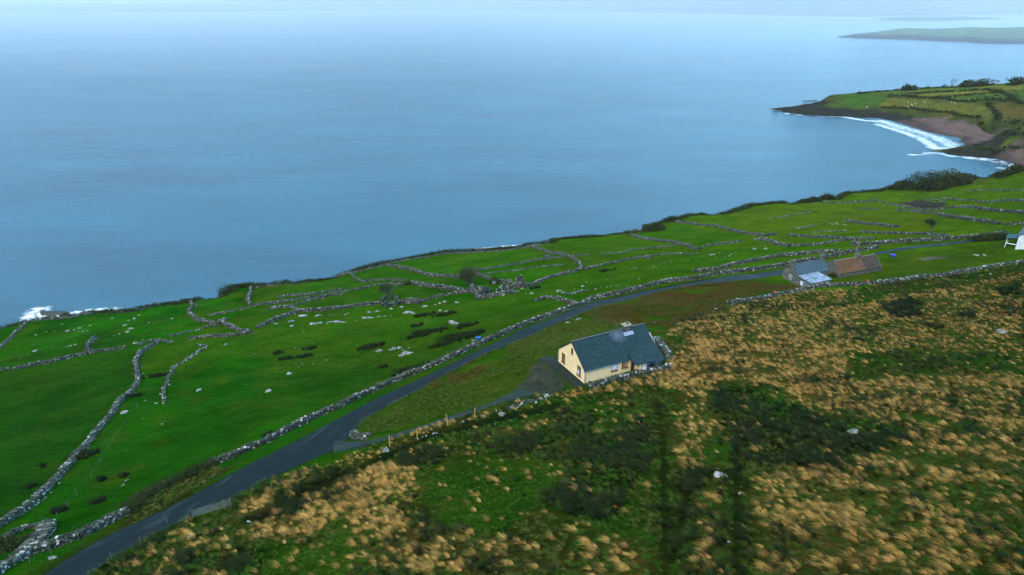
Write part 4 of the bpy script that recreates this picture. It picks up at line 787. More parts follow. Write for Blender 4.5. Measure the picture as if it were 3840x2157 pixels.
# sea rocks
def sea_rocks(lst, label, group):
    for i_, (u, v, s) in enumerate(lst):
        p = at(u, v, 0.0); me = rock_mesh(int(u * 7 + v) % 997, .3); me.materials.clear(); me.materials.append(M_searock)
        o = link('sea_rock', me, loc=(p[0], p[1], .1), label=label[i_] if isinstance(label, list) else label, cat='rock', group=group); o.scale = (s * 1.5, s * .6, s * .5); o.rotation_euler = (0, 0, R(random.uniform(-20, 20)))
sea_rocks([(u, v, 13) for u, v in [PX('c7', [(1925, 1303)])[0]]], 'left dark rock awash off the near shore of the bay', None)
sea_rocks([(u, v, 15) for u, v in [PX('c7', [(2005, 1322)])[0]]], 'right dark rock awash off the near shore of the bay', None)
sea_rocks([(u, v, 7) for u, v in PX('b4', [(1530,752),(1690,733),(1740,722)])], ['outermost dark rock in the surf off the rocky point', 'middle dark rock in the surf off the rocky point', 'innermost dark rock in the surf off the rocky point'], 'rocks in the surf off the point')
sea_rocks([(u, v, 9) for u, v in PX('b4', [(435,232),(510,228),(470,380),(540,382),(150,332),(300,365)])], ['left reef rock seaward of the headland tip', 'right reef rock seaward of the headland tip', 'left reef rock on the bay side of the headland', 'right reef rock on the bay side of the headland', 'small reef rock right at the headland tip', 'low reef rock in the foam under the headland'], 'reef rocks at the headland')
sea_rocks([(u, v, 5) for u, v in PX('b4', [(2310,828),(2340,845),(2400,858),(2440,895),(2490,905),(2330,905),(2265,960),(2290,820),(2430,845)])], 'dark rock in the white surf of the second beach', 'rocks in the surf of the second beach')

# rock ledges awash below the cliff, with the surf breaking on them
M_foam, t, b = newmat('surf_foam'); nn = noise(t, .35, 6, .7); at_ = N(t, 'ShaderNodeAttribute', attribute_name='edge').outputs['Fac']
a2 = N(t, 'ShaderNodeMath', operation='MULTIPLY_ADD'); a2.inputs[1].default_value = 3.6; a2.inputs[2].default_value = -1.1; t.links.new(nn, a2.inputs[0]); ad = N(t, 'ShaderNodeMath', operation='MULTIPLY'); t.links.new(a2.outputs[0], ad.inputs[0]); t.links.new(at_, ad.inputs[1]); fr = ramp(t, ad.outputs[0], [(.22, (0, 0, 0)), (1.0, (.9, .9, .9))])
b.inputs['Base Color'].default_value = (.85, .89, .91, 1); b.inputs['Roughness'].default_value = .9; t.links.new(fr, b.inputs['Alpha'])
def surf(tag_, line, width, label):
    L = P0(tag_, line); x0, y0 = L.min(0) - width * 2; x1, y1 = L.max(0) + width * 2; xs = np.arange(x0, x1, .8); ys = np.arange(y0, y1, .8); a_, b_ = np.meshgrid(xs, ys)
    e = np.exp(-(pdist(a_, b_, L) / width) ** 2); i = np.arange(a_.size).reshape(a_.shape); F = np.stack([i[:-1, :-1], i[:-1, 1:], i[1:, 1:], i[1:, :-1]], -1).reshape(-1, 4); F = F[e.ravel()[F].max(1) > .1]
    V = np.stack([a_, b_, .08 + (fbm(a_, b_, 3, 3) * .6) * e], -1).reshape(-1, 3); u, inv = np.unique(F, return_inverse=True); me = mesh('surf', V[u], inv.reshape(F.shape), True); fattr(me, 'edge', e.ravel()[u])
    link('surf', me, M_foam, kind='stuff', label=label)
surf('c1', [(225,385),(260,365),(320,372),(420,378),(520,370),(550,362)], 4.2, 'white surf breaking round a dark ledge below the left cliff')
surf('c1', [(230,350),(260,330),(300,320),(340,322)], 3.0, 'thin white wash spreading seaward of the left ledge')
surf('c1', [(620,350),(690,342),(780,333),(850,330)], 3.5, 'streak of foam just right of the left ledge')
surf('c3', [(1690,180),(1760,172),(1850,165),(1960,155),(2000,152)], 4.0, 'white surf showing over the cliff edge in the centre')
def ledge(tag_, line, width, label):
    L = P0(tag_, line); L = resample(L, 40); nrm_ = np.gradient(L, axis=0); nrm_ /= np.linalg.norm(nrm_, axis=1)[:, None]; nn_ = np.stack([-nrm_[:, 1], nrm_[:, 0]], 1)
    w_ = width * (1 - np.linspace(-1, 1, 40) ** 2) ** .5 + .2; off = np.array([-1, -.7, -.2, .4, 1.0]); hh = np.array([-.3, .7, 1.2, .8, -.3])
    P = L[None] + nn_[None] * (off[:, None] * w_[None] * (1 + .5 * (rng.random((5, 40)) - .5)))[..., None]; Zq = hh[:, None] * (.7 + .6 * rng.random((5, 40)))
    o = link('rock_ledge', gridmesh('rock_ledge', P, Zq), M_searock, label=label, cat='rock'); return o
ledge('c1', [(310,352),(400,358),(510,355)], 3.0, 'long dark rock ledge in the surf below the left cliff')
ledge('c3', [(1745,176),(1850,168),(1990,156)], 3.0, 'dark rock ledge showing over the cliff edge in the centre')

# ------------------------------------------------------------ vegetation
def blades(P, L, nb, width, spread, wind, droop=.55, seg=3, seed=0, windk=.35):
    """fountain tufts: P bases, L lengths"""
    r = np.random.default_rng(seed); n = len(P) * nb; i = np.repeat(np.arange(len(P)), nb); az = r.random(n) * 2 * np.pi; lean = r.random(n) ** .6; LL = L[i] * (.65 + .6 * r.random(n))
    dx = np.cos(az) * lean * spread + wind[0] * windk * (1 + .6 * r.random(n)); dy = np.sin(az) * lean * spread + wind[1] * windk * (1 + .6 * r.random(n))
    bx = P[i, 0] + np.cos(az) * lean * .18 * L[i]; by = P[i, 1] + np.sin(az) * lean * .18 * L[i]; bz = P[i, 2] - .03
    ts = np.linspace(0, 1, seg + 1); wa = r.random(n) * np.pi; wxx = np.cos(wa) * width; wyy = np.sin(wa) * width
    V = np.empty((n, (seg + 1) * 2, 3), np.float32); pt = np.empty((n, (seg + 1) * 2), np.float32)
    for k, q in enumerate(ts):
        x = bx + dx * LL * q ** 1.5; y = by + dy * LL * q ** 1.5; z = bz + LL * (q - droop * (.4 + lean) * .8 * q * q); wk = (1 - q * .75) * .5
        V[:, 2*k] = np.stack([x - wxx * wk, y - wyy * wk, z], 1); V[:, 2*k+1] = np.stack([x + wxx * wk, y + wyy * wk, z], 1); pt[:, 2*k:2*k+2] = q
    base = (np.arange(n) * (seg + 1) * 2)[:, None, None]; f = np.array([[2*k, 2*k+1, 2*k+3, 2*k+2] for k in range(seg)])[None]
    pv = np.repeat(np.clip(np.random.default_rng(seed + 9).random(len(P)), 0, 1), nb)[:, None] * .75 + r.random((n, 1)) * .25
    return V.reshape(-1, 3), (base + f).reshape(-1, 4), np.broadcast_to(pv, pt.shape).ravel().astype(np.float32), pt.ravel()
def build_blades(name, parts, mat, **kw):
    Vs, Fs, A, B = [], [], [], []; o = 0
    for V, F, a_, b_ in parts: Vs.append(V); Fs.append(F + o); A.append(a_); B.append(b_); o += len(V)
    V = np.vstack(Vs); V, c = localised(V) if kw.pop('local', False) else (V, (0, 0, 0))
    me = mesh(name, V, np.vstack(Fs)); fattr(me, 'pv', np.concatenate(A)); fattr(me, 'pt', np.concatenate(B)); me.materials.append(mat); return link(name, me, None, loc=c, **kw)
def inview(x, y, m=1.04, zz=None):
    z = H(x, y) - CAMZ; c = y * CP - z * SP; u = x / c * FL; v = (y * SP + z * CP) / c * FL; return (c > 0) & (np.abs(u) < 1920 * m) & (np.abs(v) < 1078 * m * 1.04)
WIND = (-.85, .30)
def scatter(box, dens, seed):
    x0, x1, y0, y1 = box; n = int((x1 - x0) * (y1 - y0) * dens); r = np.random.default_rng(seed); return r.uniform(x0, x1, n), r.uniform(y0, y1, n), r
houses_mask = lambda x, y: np.zeros(x.shape, bool) | ((((x - 11.07) * math.cos(R(27.2)) + (y - 90.66) * math.sin(R(27.2))) > -1.2) & (((x - 11.07) * math.cos(R(27.2)) + (y - 90.66) * math.sin(R(27.2))) < 15) & ((-(x - 11.07) * math.sin(R(27.2)) + (y - 90.66) * math.cos(R(27.2))) > -2.6) & ((-(x - 11.07) * math.sin(R(27.2)) + (y - 90.66) * math.cos(R(27.2))) < 9))
# tussocks
x, y, r = scatter((-75, 330, 18, 300), 4.7, 41)
m = inpoly(x, y, moor) & inview(x, y) & ~houses_mask(x, y); x, y = x[m], y[m]
dn_ = np.full(len(x), .04)
for p, d in straw_polys: dn_ = np.maximum(dn_, inpoly(x, y, p) * d)
for p in rush_polys: dn_ = np.where(inpoly(x, y, p), .035, dn_)
wq = (fbm(x, y, 3, 131) - .5) * 7; wp = (fbm(x, y, 3, 137) - .5) * 7
for p in turf_polys: dn_ = np.where(inpoly(x + wq, y + wp, p), .07, dn_)
clump = fbm(x, y, 3.2, 77, 3); dn_ = dn_ * np.clip((clump - .26) * 4.2, .12, 1.25)
for L in ditch_lines + [track_line]: dn_ = np.where(pdist(x, y, L) < 1.35, 0, dn_)
ROADALL = np.vstack([UP, DN[::-1]])
ROADIN = np.vstack([resample(UP, 200) * .95 + resample(DN, 200) * .05, (resample(UP, 200) * .05 + resample(DN, 200) * .95)[::-1]]); DRI = np.vstack([resample(du, 60) * .82 + resample(dl, 60) * .18, (resample(du, 60) * .18 + resample(dl, 60) * .82)[::-1]])
near_road = lambda x, y: inpoly(x, y, ROADIN) | inpoly(x, y, DRI) | inpoly(x, y, yard) | inpoly(x, y, np.vstack([fu, fd[::-1]]))
keep = (np.random.default_rng(5).random(len(x)) < dn_ * .62) & ~near_road(x, y); x, y = x[keep], y[keep]
P = np.c_[x, y, H(x, y)]; dist = np.hypot(x, y); rs = np.random.default_rng(6); Ls = .46 + .60 * rs.random(len(x)) ** 1.8
print('tussocks', len(x))
parts = []
for lo, hi, nb, wd_, sg in ((0, 75, 54, .020, 3), (75, 115, 34, .030, 2), (115, 170, 20, .045, 2), (170, 999, 10, .075, 2)):
    m = (dist >= lo) & (dist < hi)
    if m.any(): parts.append(blades(P[m], Ls[m] * .92, nb, wd_, .52, WIND, .68, sg, int(hi), .55))
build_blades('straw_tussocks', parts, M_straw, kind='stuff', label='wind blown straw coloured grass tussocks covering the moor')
# rushes
x, y, r = scatter((-75, 330, 18, 300), 3.2, 43); m = inview(x, y) & inpoly(x, y, moor) & ~houses_mask(x, y) & ~near_road(x, y); x, y = x[m], y[m]
dn_ = np.full(len(x), .03)
for p in rush_polys: dn_ = np.where(inpoly(x, y, p), 1.0, dn_)
dn_ = np.maximum(dn_ * np.clip((fbm(x, y, 4, 79, 3) - .30) * 4.5, .06, 1), .30 * (fbm(x, y, 9, 83, 3) > .60))
for p in turf_polys: dn_ = np.where(inpoly(x, y, p), .01, dn_)
keep = np.random.default_rng(15).random(len(x)) < dn_ * .8; x, y = x[keep], y[keep]; P = np.c_[x, y, H(x, y)]; dist = np.hypot(x, y); print('rushes', len(x)); parts = []
for lo, hi, nb, wd_, sg in ((0, 75, 46, .026, 2), (75, 115, 26, .04, 2), (115, 999, 14, .07, 2)):
    m = (dist >= lo) & (dist < hi)
    if m.any(): parts.append(blades(P[m], .75 + .5 * rs.random(m.sum()), nb, wd_, .42, WIND, .45, sg, int(hi) + 1, .55))
build_blades('rush_beds', parts, M_rushm, kind='stuff', label='dark green rush beds filling the wet hollows of the moor')
# green and olive grass of the moor
x, y, r = scatter((-75, 330, 18, 300), 3.4, 47); m = inview(x, y) & inpoly(x, y, moor) & ~houses_mask(x, y) & ~near_road(x, y) & (pdist(x, y, track_line) > 1.25)
for L in ditch_lines: m &= pdist(x, y, L) > .35
x, y = x[m], y[m]; dist = np.hypot(x, y)
keep = (np.random.default_rng(16).random(len(x)) < np.clip(60 / dist, .25, 1)); x, y, dist = x[keep], y[keep], dist[keep]; P = np.c_[x, y, H(x, y)]; print('greens', len(x))
tf = np.zeros(len(x), bool)
for p in turf_polys: tf |= inpoly(x, y, p)
pick = fbm(x, y, 7, 87, 3) + (rs.random(len(x)) - .5) * .3 - .4 * tf; parts = {0: [], 1: []}
for lo, hi, nb, wd_ in ((0, 75, 20, .035), (75, 115, 13, .055), (115, 999, 8, .10)):
    for k in (0, 1):
        m = (dist >= lo) & (dist < hi) & ((pick > .52) == k)
        if m.any(): parts[k].append(blades(P[m], (.28 + .30 * rs.random(m.sum())) * np.where(tf[m], .6, 1), nb, wd_, .8, WIND, .6, 2, int(hi) + 2 + k, .5))
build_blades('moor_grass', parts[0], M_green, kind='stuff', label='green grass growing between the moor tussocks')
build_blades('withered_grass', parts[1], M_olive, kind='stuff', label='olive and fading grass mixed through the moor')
# bracken and verge growth
x, y, r = scatter((-75, 330, 18, 300), 3.4, 53); m = np.zeros(len(x), bool)
bx_ = x + (fbm(x, y, 7, 141, 4) - .5) * 11; by_ = y + (fbm(x, y, 7, 147, 4) - .5) * 11
for p in brown_polys[:4]: m |= inpoly(bx_, by_, p)
m &= inview(x, y) & ~near_road(x, y) & ~houses_mask(x, y) & (fbm(x, y, 4, 89) > .40); x, y = x[m], y[m]; P = np.c_[x, y, H(x, y)]; print('bracken', len(x))
build_blades('bracken', [blades(P, .35 + .35 * rs.random(len(x)), 14, .06, .9, WIND, .8, 2, 61, .2)], M_brack, kind='stuff', label='rust brown bracken on the slope between the road and the moor wall')
x, y, r = scatter((-75, 330, 18, 300), 3.2, 57); dr = pdist(x, y, ROADC); m = (dr < 14) & ~inpoly(x, y, moor)
lw = np.zeros(len(x), bool)
for p in lawn_polys[:3]: lw |= inpoly(x, y, p)
dw = pdist(x, y, rw[:, :2]); dw2 = pdist(x, y, road_left[:, :2]); verge = inpoly(x, y, dark_verge) | (dr < 5.0) & (((dw < 1.9) | (dw2 < 1.9)) | (pdist(x, y, DN) < 1.4))
m = (lw | verge) & inview(x, y) & ~near_road(x, y) & ~houses_mask(x, y); x, y = x[m], y[m]; P = np.c_[x, y, H(x, y)]; print('verge', len(x))
build_blades('verge_grass', [blades(P, .20 + .25 * rs.random(len(x)), 14, .05, .9, WIND, .6, 2, 63, .5)], M_olive, kind='stuff', label='rough olive grass of the verges and the cottage plot')
# short pasture sward close enough to show its nap
x, y, r = scatter((-110, 60, 55, 150), 2.2, 59); m = inview(x, y) & ~inpoly(x, y, moor) & ~near_road(x, y) & ~houses_mask(x, y) & (fbm(x, y, 2.5, 93) > .42); x, y = x[m], y[m]; P = np.c_[x, y, H(x, y)]; print('sward', len(x))
build_blades('pasture_grass', [blades(P, (.12 + .14 * rs.random(len(x))), 7, .10, 1.1, WIND, .6, 2, 67, .6)], M_sward, kind='stuff', label='short green sward of the pasture below the road')

def leafcloud(c, rx, ry, rz, n, size, seed, lumps=9):
    q = np.random.default_rng(seed); L = q.normal(size=(lumps, 3)); L /= np.linalg.norm(L, axis=1)[:, None]; L[:, 2] = np.abs(L[:, 2]) * .8; lc = L * np.array([rx, ry, rz]) * (.35 + .35 * q.random((lumps, 1))); lr = .45 + .3 * q.random(lumps)
    k = q.integers(0, lumps, n); d = q.normal(size=(n, 3)); d /= np.linalg.norm(d, axis=1)[:, None]; p = lc[k] + d * np.array([rx, ry, rz]) * (lr[k] * q.random(n) ** .35)[:, None]; p[:, 2] = np.abs(p[:, 2])
    p += np.asarray(c); a_ = q.normal(size=(n, 3)); a_ /= np.linalg.norm(a_, axis=1)[:, None]; b_ = np.cross(a_, q.normal(size=(n, 3))); b_ /= np.linalg.norm(b_, axis=1)[:, None]; s = size * (.5 + q.random((n, 1)))
    V = np.stack([p - a_ * s, p - b_ * s * .6, p + a_ * s, p + b_ * s * .6], 1).reshape(-1, 3); F = np.arange(n * 4).reshape(-1, 4); pv = np.repeat(q.random(lumps)[k] * .6 + q.random(n) * .4, 4)
    return V, F, pv.astype(np.float32), np.ones(n * 4, np.float32)
# rush clumps in the pasture -------------------------------------------------
def clumps(tag_, lst, label, group, mat=None, name='rush_clump', hgt=.9):
    for i_, (u, v, rx, ry, n) in enumerate(lst):
        p = GP(tag_, [(u, v)])[0]; q = np.random.default_rng(int(u + v)); a_ = q.random(n) * 6.28; rr_ = np.sqrt(q.random(n)); ox_ = np.cos(a_) * rr_ * rx * (.8 + .4 * q.random()); oy_ = np.sin(a_) * rr_ * ry * 1.15; px = p[0] + ox_ * .93 - oy_ * .36; py = p[1] + ox_ * .36 + oy_ * .93
        P = np.c_[px, py, H(px, py)]; V, F, A_, B_ = blades(P, hgt * (.85 + .5 * q.random(n)), 90, .06, .42, WIND, .45, 2, int(u), .3)
        dome = leafcloud((p[0], p[1], p[2] - .15), rx * .72 + .3, ry * .9 + .3, hgt * .95, int(500 + 90 * n), .11, int(u) + 3, max(5, n // 2))
        build_blades(name, [(V, F, A_, B_), dome], mat or M_rushm, label=label[i_] if isinstance(label, list) else label, cat='rushes', group=group, local=True)
clumps('c3', [(1270,672,3.4,1.6,22),(1440,665,5.5,1.5,30)], 'dark rush clump in the upper row right of the standing stone', 'upper row of rush clumps')
clumps('c3', [(1215,752,2.0,1.2,10)], 'small rush clump left of the grey outcrop', None)
clumps('c3', [(1290,810,6.5,3.0,50)], 'broad rush clump in the middle of the pasture', None)
clumps('c3', [(1580,755,3.2,1.6,20)], 'rush clump right of the large grey outcrop', None)
clumps('c3', [(1530,848,7.0,3.2,60)], 'widest dark rush clump left of the blue barrel', None)
clumps('c3', [(1670,815,2.8,1.6,16)], 'rush clump directly behind the blue barrel', None)
clumps('c3', [(870,915,4.2,1.8,26)], 'rush clump left of the bright outcrop', None)
clumps('c3', [(1165,1090,4.2,1.2,22)], 'rush clump leaning on the road wall', None)
clumps('c3', [(968,1062,1.4,.8,6)], 'small lone rush clump above the road wall', None)
clumps('c3', [(168,958,1.5,.9,6)], 'lone round rush tuft in the left part of the big field', None)
clumps('c3', [(235,1000,3.0,1.0,10),(380,980,2.6,1.2,10),(410,925,2.4,1.2,8)], ['lowest rush patch left of the small white stones', 'rush patch just above the small white stones', 'uppermost small rush patch over the white stones'], 'rush patches among the small stones')
clumps('c3', [(2115,465,2.8,.8,10)], 'low rush clump below the pointed gable', None)
clumps('b6', [(605,562,3.4,1.0,12)], 'dark olive rush clump alone in the seaward pasture', None)
clumps('c1', [(1145,835,2.4,.8,10)], 'rush clump right of the winding wall, left half of the dark strip', None)
clumps('c1', [(1215,825,2.6,1.0,12)], 'rush clump left of the rubble line, right half of the dark strip', None)
clumps('c1', [(1000,985,1.8,.8,8)], 'rush clump tucked against the winding wall', None)
clumps('c2', [(630,555,2.6,1.8,26)], 'large dark bush of rushes against the winding wall', None)
clumps('c2', [(775,735,.5,.5,7)], 'left round bush of the twin bushes in the lower field', None, name='round_bush')
clumps('c2', [(945,705,.6,.6,8)], 'right round bush of the twin bushes in the lower field', None, name='round_bush')
clumps('c2', [(745,905,1.1,.9,10)], 'dark scrub tuft in the hollow beside the hedge', None)
clumps('c2', [(245,785,.8,.7,6)], 'brownish tuft left of the winding wall', None)
clumps('c2', [(325,635,.35,.35,4)], 'tiny dark tuft in the far left field', None)
clumps('c2', [(470,965,1.2,.8,7)], 'scrub tuft at the lower end of the wire fence', None)
clumps('c2', [(2055,395,1.3,.7,6)], 'dark bush growing against the road wall', None, name='round_bush')
clumps('c1', [(2095,655,1.3,.8,6)], 'dark tuft below the sturdy wall at left centre', None)

# leafy bushes ----------------------------------------------------------------
def limb(p0, p1, r0, r1, k=5):
    p0 = np.array(p0, float); p1 = np.array(p1, float); d = p1 - p0; d /= np.linalg.norm(d) + 1e-9; u = np.cross(d, [.3, .5, .8]); u /= np.linalg.norm(u); v = np.cross(d, u); V = []
    for p, r_ in ((p0, r0), (p1, r1)):
        for j in range(k): a_ = 2 * math.pi * j / k; V.append(p + (u * math.cos(a_) + v * math.sin(a_)) * r_)
    return np.array(V), np.array([[j, (j + 1) % k, k + (j + 1) % k, k + j] for j in range(k)])
def limbs_mesh(lst, k=5):
    Vs, Fs = [], []; o = 0
    for a_ in lst: V, F = limb(*a_, k=k); Vs.append(V); Fs.append(F + o); o += len(V)
    return np.vstack(Vs), np.vstack(Fs)
def branchy(h, spread, seed, n=6, levels=4, r0=.16, lean=(-.15, .1)):
    q = random.Random(seed); out_ = []
    def rec(p, d, L, r_, lev):
        e = p + d * L; out_.append((p, e, r_, r_ * .65))
        if lev == 0: return
        for _ in range(q.choice([2, 3, 3])):
            nd = d + Vector((q.uniform(-1, 1), q.uniform(-1, 1), q.uniform(-.25, .6))) * spread + Vector((lean[0], lean[1], 0)); nd.normalize(); rec(e, nd, L * q.uniform(.6, .85), r_ * .6, lev - 1)
    for _ in range(n): rec(Vector((q.uniform(-.3, .3), q.uniform(-.3, .3), 0)), Vector((q.uniform(-.5, .5), q.uniform(-.5, .5), 1)).normalized(), h * .32, r0, levels)
    return out_
def bush(p, rx, ry, rz, label, n=900, size=.16, group=None, mat=None, cat='bush', name='bush', seed=None):
    V, F, A_, B_ = leafcloud((0, 0, 0), rx, ry, rz, n, size, seed or int(abs(p[0] * 7 + p[1] * 3)) + 1); me = mesh(name, V, F); fattr(me, 'pv', A_); fattr(me, 'pt', B_); me.materials.append(mat or M_leaf)
    return link(name, me, None, loc=(p[0], p[1], p[2] - .1), label=label, cat=cat, group=group)
def tree(tag_, pt, h, rr, label, seed, leaves=600, lean=(-.1, .05), levels=4, n=5, leafsize=.1, name='tree', z=None, r0=.15, off=(0, 0)):
    p = GP(tag_, [pt])[0] if z is None else z; e = link(name, None, loc=tuple(p), label=label, cat='tree')
    bl = branchy(h, rr, seed, n, levels, r0, lean); V, F = limbs_mesh(bl, 4); link('trunk', mesh('trunk', V, F), M_twig, parent=e)
    q = np.random.default_rng(seed); ends = np.array([b_[1] for b_ in bl[len(bl)//3:]]); k = q.integers(0, len(ends), leaves); pp = ends[k] + q.normal(size=(leaves, 3)) * h * .07
    a_ = q.normal(size=(leaves, 3)); a_ /= np.linalg.norm(a_, axis=1)[:, None]; b2 = np.cross(a_, q.normal(size=(leaves, 3))); b2 /= np.linalg.norm(b2, axis=1)[:, None]; s = leafsize * (.5 + q.random((leaves, 1)))
    V = np.stack([pp - a_ * s, pp - b2 * s * .4, pp + a_ * s, pp + b2 * s * .4], 1).reshape(-1, 3); me = mesh('crown', V, np.arange(leaves * 4).reshape(-1, 4)); fattr(me, 'pv', np.repeat(q.random(leaves), 4)); fattr(me, 'pt', np.ones(leaves * 4)); me.materials.append(M_leaf); link('crown', me, None, parent=e); return e
tree('c3', (1610, 458), 8.0, .95, 'wide grey green leafless tree among the ruins', 3, 9000, leafsize=.12, n=11)
tree('c3', (1010, 552), 6.5, .8, 'small grey tree growing inside the twin pillar ruin', 5, 4500, leafsize=.11, n=8)
bush(GP('c3', [(1805, 430)])[0], 2.6, 2.0, 2.6, 'round brown green bush between the ruins', 1500, .16)
bush(GP('c3', [(1145, 437)])[0], 2.0, 1.4, 1.9, 'olive bush where the parallel walls end', 1000, .15)
bush(GP('c3', [(1880, 482)])[0], 2.0, 1.2, 2.4, 'ivy mass filling the right rounded gable', 900, .14, name='ivy')
bush(GP('c3', [(1985, 455)])[0], 1.3, 1.0, 3.0, 'ivy climbing the pointed gable', 900, .13, name='ivy')
bush(GP('c3', [(1720, 510)])[0], 1.4, 1.0, 1.8, 'ivy in the left rounded gable', 600, .13, name='ivy')
tree('c6', (1858, 545), 4.8, .6, 'lone wind bent hawthorn in the wide pasture', 11, 1600, lean=(-.2, .05), n=3, leafsize=.16, name='hawthorn_tree')
# shrubs on the cliff top
def edge_pt(u, inset=2.0):
    k = int(np.argmin([abs(p[0] - u) for p in edge_px])); return None
def cb(tag_, pt, rx, ry, rz, label, n=900, size=.2, **kw):
    q = PX(tag_, [pt]); p = G([q[0][0]], [q[0][1]])[0]; p[2] = max(H(p[0], p[1]), p[2] - 2.5); return bush(p, rx, ry, rz, label, n, size, **kw)
cb('d1', (860, 400), 4.2, 3, 5.0, 'tall rounded shrub at the notch in the left cliff edge', 2600, .2)
cb('d1', (980, 325), 5.0, 2, 2.4, 'shrub band right of the tall cliff shrub', 1600, .18)
cb('d1', (1120, 315), 5.0, 2, 2.4, 'shrub band above the wall dropping from the cliff', 1600, .18)
cb('d1', (510, 480), 2.6, 1.5, 1.6, 'small dark shrub on the cliff edge left of the notch', 900, .18)
cb('d1', (320, 540), 2.6, 1.5, 1.4, 'dark scrub where the crooked wall meets the cliff', 800, .18)
cb('d1', (75, 575), 2.6, 1.5, 1.3, 'low scrub on the cliff left of the crooked wall', 800, .18)
cb('c3', (1325, 220), 2.0, 1.5, 2.6, 'bushy shrub sticking up from the cliff edge in the centre', 700, .18)
cb('b6', (1100, 165), 6.5, 3.5, 4.0, 'large dark thicket at the cliff corner above the pasture', 3600, .26)
cb('b6', (1250, 75), 6.0, 2.5, 3.0, 'thicket along the cliff above the large dark thicket', 2000, .26)
cb('b6', (890, 190), 4.0, 2, 2.6, 'pale grassy shrub left of the large dark thicket', 1600, .2, mat=M_olive)
cb('c6', (1090, 295), 5.6, 4, 4.8, 'round grey green tree crown on the far cliff edge', 2400, .35)
cb('c6', (1000, 312), 5, 3, 3.2, 'bush just left of the round cliff tree', 1500, .35)
cb('c6', (930, 320), 5, 3, 2.6, 'lower bush left of the round cliff tree', 1300, .35)
cb('c6', (1700, 215), 9, 5, 7.0, 'tall pale thicket left of the big dark wood on the shore', 4200, .4)
cb('c6', (1610, 222), 7, 4, 4.4, 'lower thicket left of the tall pale thicket', 2400, .4)
cb('c6', (1870, 215), 15, 9, 10.5, 'left half of the big dark gorse wood above the bay', 6500, .5)
cb('c6', (2010, 200), 15, 9, 11.0, 'right half of the big dark gorse wood above the bay', 6500, .5)
cb('c6', (2120, 160), 7, 5, 6.0, 'bush at the seaward end of the gorse wood', 2200, .5)
cb('c6', (2405, 125), 7, 5, 5.0, 'shore bush right of the gorse wood', 2000, .5)
cb('c6', (2520, 95), 9, 5, 6.0, 'shore bush at the right edge of the picture', 2400, .5)
cb('c6', (2290, 600), 6.0, 1.6, 2.4, 'clipped dark hedge left half before the white house', 2200, .2, name='hedge', cat='hedge')
cb('c6', (2400, 600), 5.0, 1.6, 2.6, 'clipped dark hedge right half beside the white house porch', 2200, .2, name='hedge', cat='hedge')
cb('c6', (560, 1092), 2.2, 1.4, 1.2, 'dark scrub under the moor wall by the white stone', 900, .13)
cb('h2', (1120, 590), 1.8, 1.4, 1.3, 'shrub between the slate house and the rusty shed', 900, .14)
cb('c2', (60, 1250), 3.0, 3.0, 1.7, 'dark brown scrub filling the enclosure at bottom left', 5000, .11, cat='scrub')
# scrub hanging along the cliff top, uncountable
segs = []; rr2 = np.random.default_rng(88); ee = resample(np.c_[e2, E3[:, 2]], 900)
for p in ee:
    dq = math.hypot(p[0], p[1])
    if p[1] > 640: continue
    nl = int(70 + 40 * rr2.random()); big = .75 + 1.0 * fbm(np.array([p[0]]), np.array([p[1]]), 14, 5)[0] * (1.0 + dq / 500)
    zq = max(float(H(p[0], p[1])), p[2] - 1.5); segs.append(leafcloud((p[0] + rr2.normal() * .5, p[1] + .6, zq), big * 1.7, big * 1.2, big * .95, nl, .14 + dq / 2600, int(rr2.integers(1e6)), 4))
build_blades('cliff_scrub', segs, M_leaf, kind='stuff', label='low dark scrub and heath hanging along the cliff top')
# roadside hedge
hp = GP('c2', [(965,985),(1060,900),(1150,840),(1250,785),(1380,735),(1480,680),(1600,625)]); hp = resample(hp, 46); segs = []
for k, p in enumerate(hp): segs.append(leafcloud((p[0], p[1], H(p[0], p[1]) - .1), 1.9, 1.7, 1.5, 620, .085, 900 + k, 6))
build_blades('hedge', segs, M_leaf, label='dark overgrown hedge filling the gap between the two roadside walls', cat='hedge', local=True)
# hedges and trees of the far headland
def far_hedge(pts, w_, h_, label, name='hedgerow', n=None):
    q = PX('b4', pts); L = hit(Z_land, [p[0] for p in q], [p[1] for p in q]); L = resample(L, max(3, int(np.linalg.norm(np.diff(L[:, :2], axis=0), axis=1).sum() / 4))); segs = []
    for k, p in enumerate(L): s = .6 + rr2.random() * .8; segs.append(leafcloud((p[0], p[1], H(p[0], p[1])), w_ * s + 2, w_ * s + 1, h_ * s, 40, 1.0, int(rr2.integers(1e6)), 3))
    build_blades(name, segs, M_leaf, label=label, cat='hedgerow', local=True)
far_hedge([(1240,190),(1400,185),(1600,205),(1800,215),(1900,240),(2100,245)], 2, 3, 'hedgerow above the straw coloured field on the headland')
far_hedge([(950,165),(1100,150),(1380,130),(1700,108),(1900,100),(2000,95)], 2, 3, 'hedgerow along the skyline of the headland')
far_hedge([(1450,160),(1700,152),(2000,135),(2250,128)], 1.2, 2, 'thin hedgerow between the skyline fields of the headland')
far_hedge([(1680,205),(2000,180),(2330,152)], 1.2, 2, 'hedgerow slanting up the middle of the headland')
far_hedge([(2100,235),(2200,225),(2400,235),(2460,200),(2540,265)], 4, 6, 'thick dark trees right of the straw coloured field', n=1)
far_hedge([(2230,260),(2290,340),(2330,420)], 2, 3, 'hedgerow running down to the stream mouth')
far_hedge([(2200,125),(2330,140),(2450,190)], 1.2, 2.5, 'short hedgerow high on the right of the headland')
far_hedge([(2320,440),(2450,455),(2576,460),(2640,470)], 5, 6, 'dark wood behind the stream mouth')
far_hedge([(2400,560),(2500,570),(2600,580),(2640,600)], 5, 6, 'dark wood between the beaches')
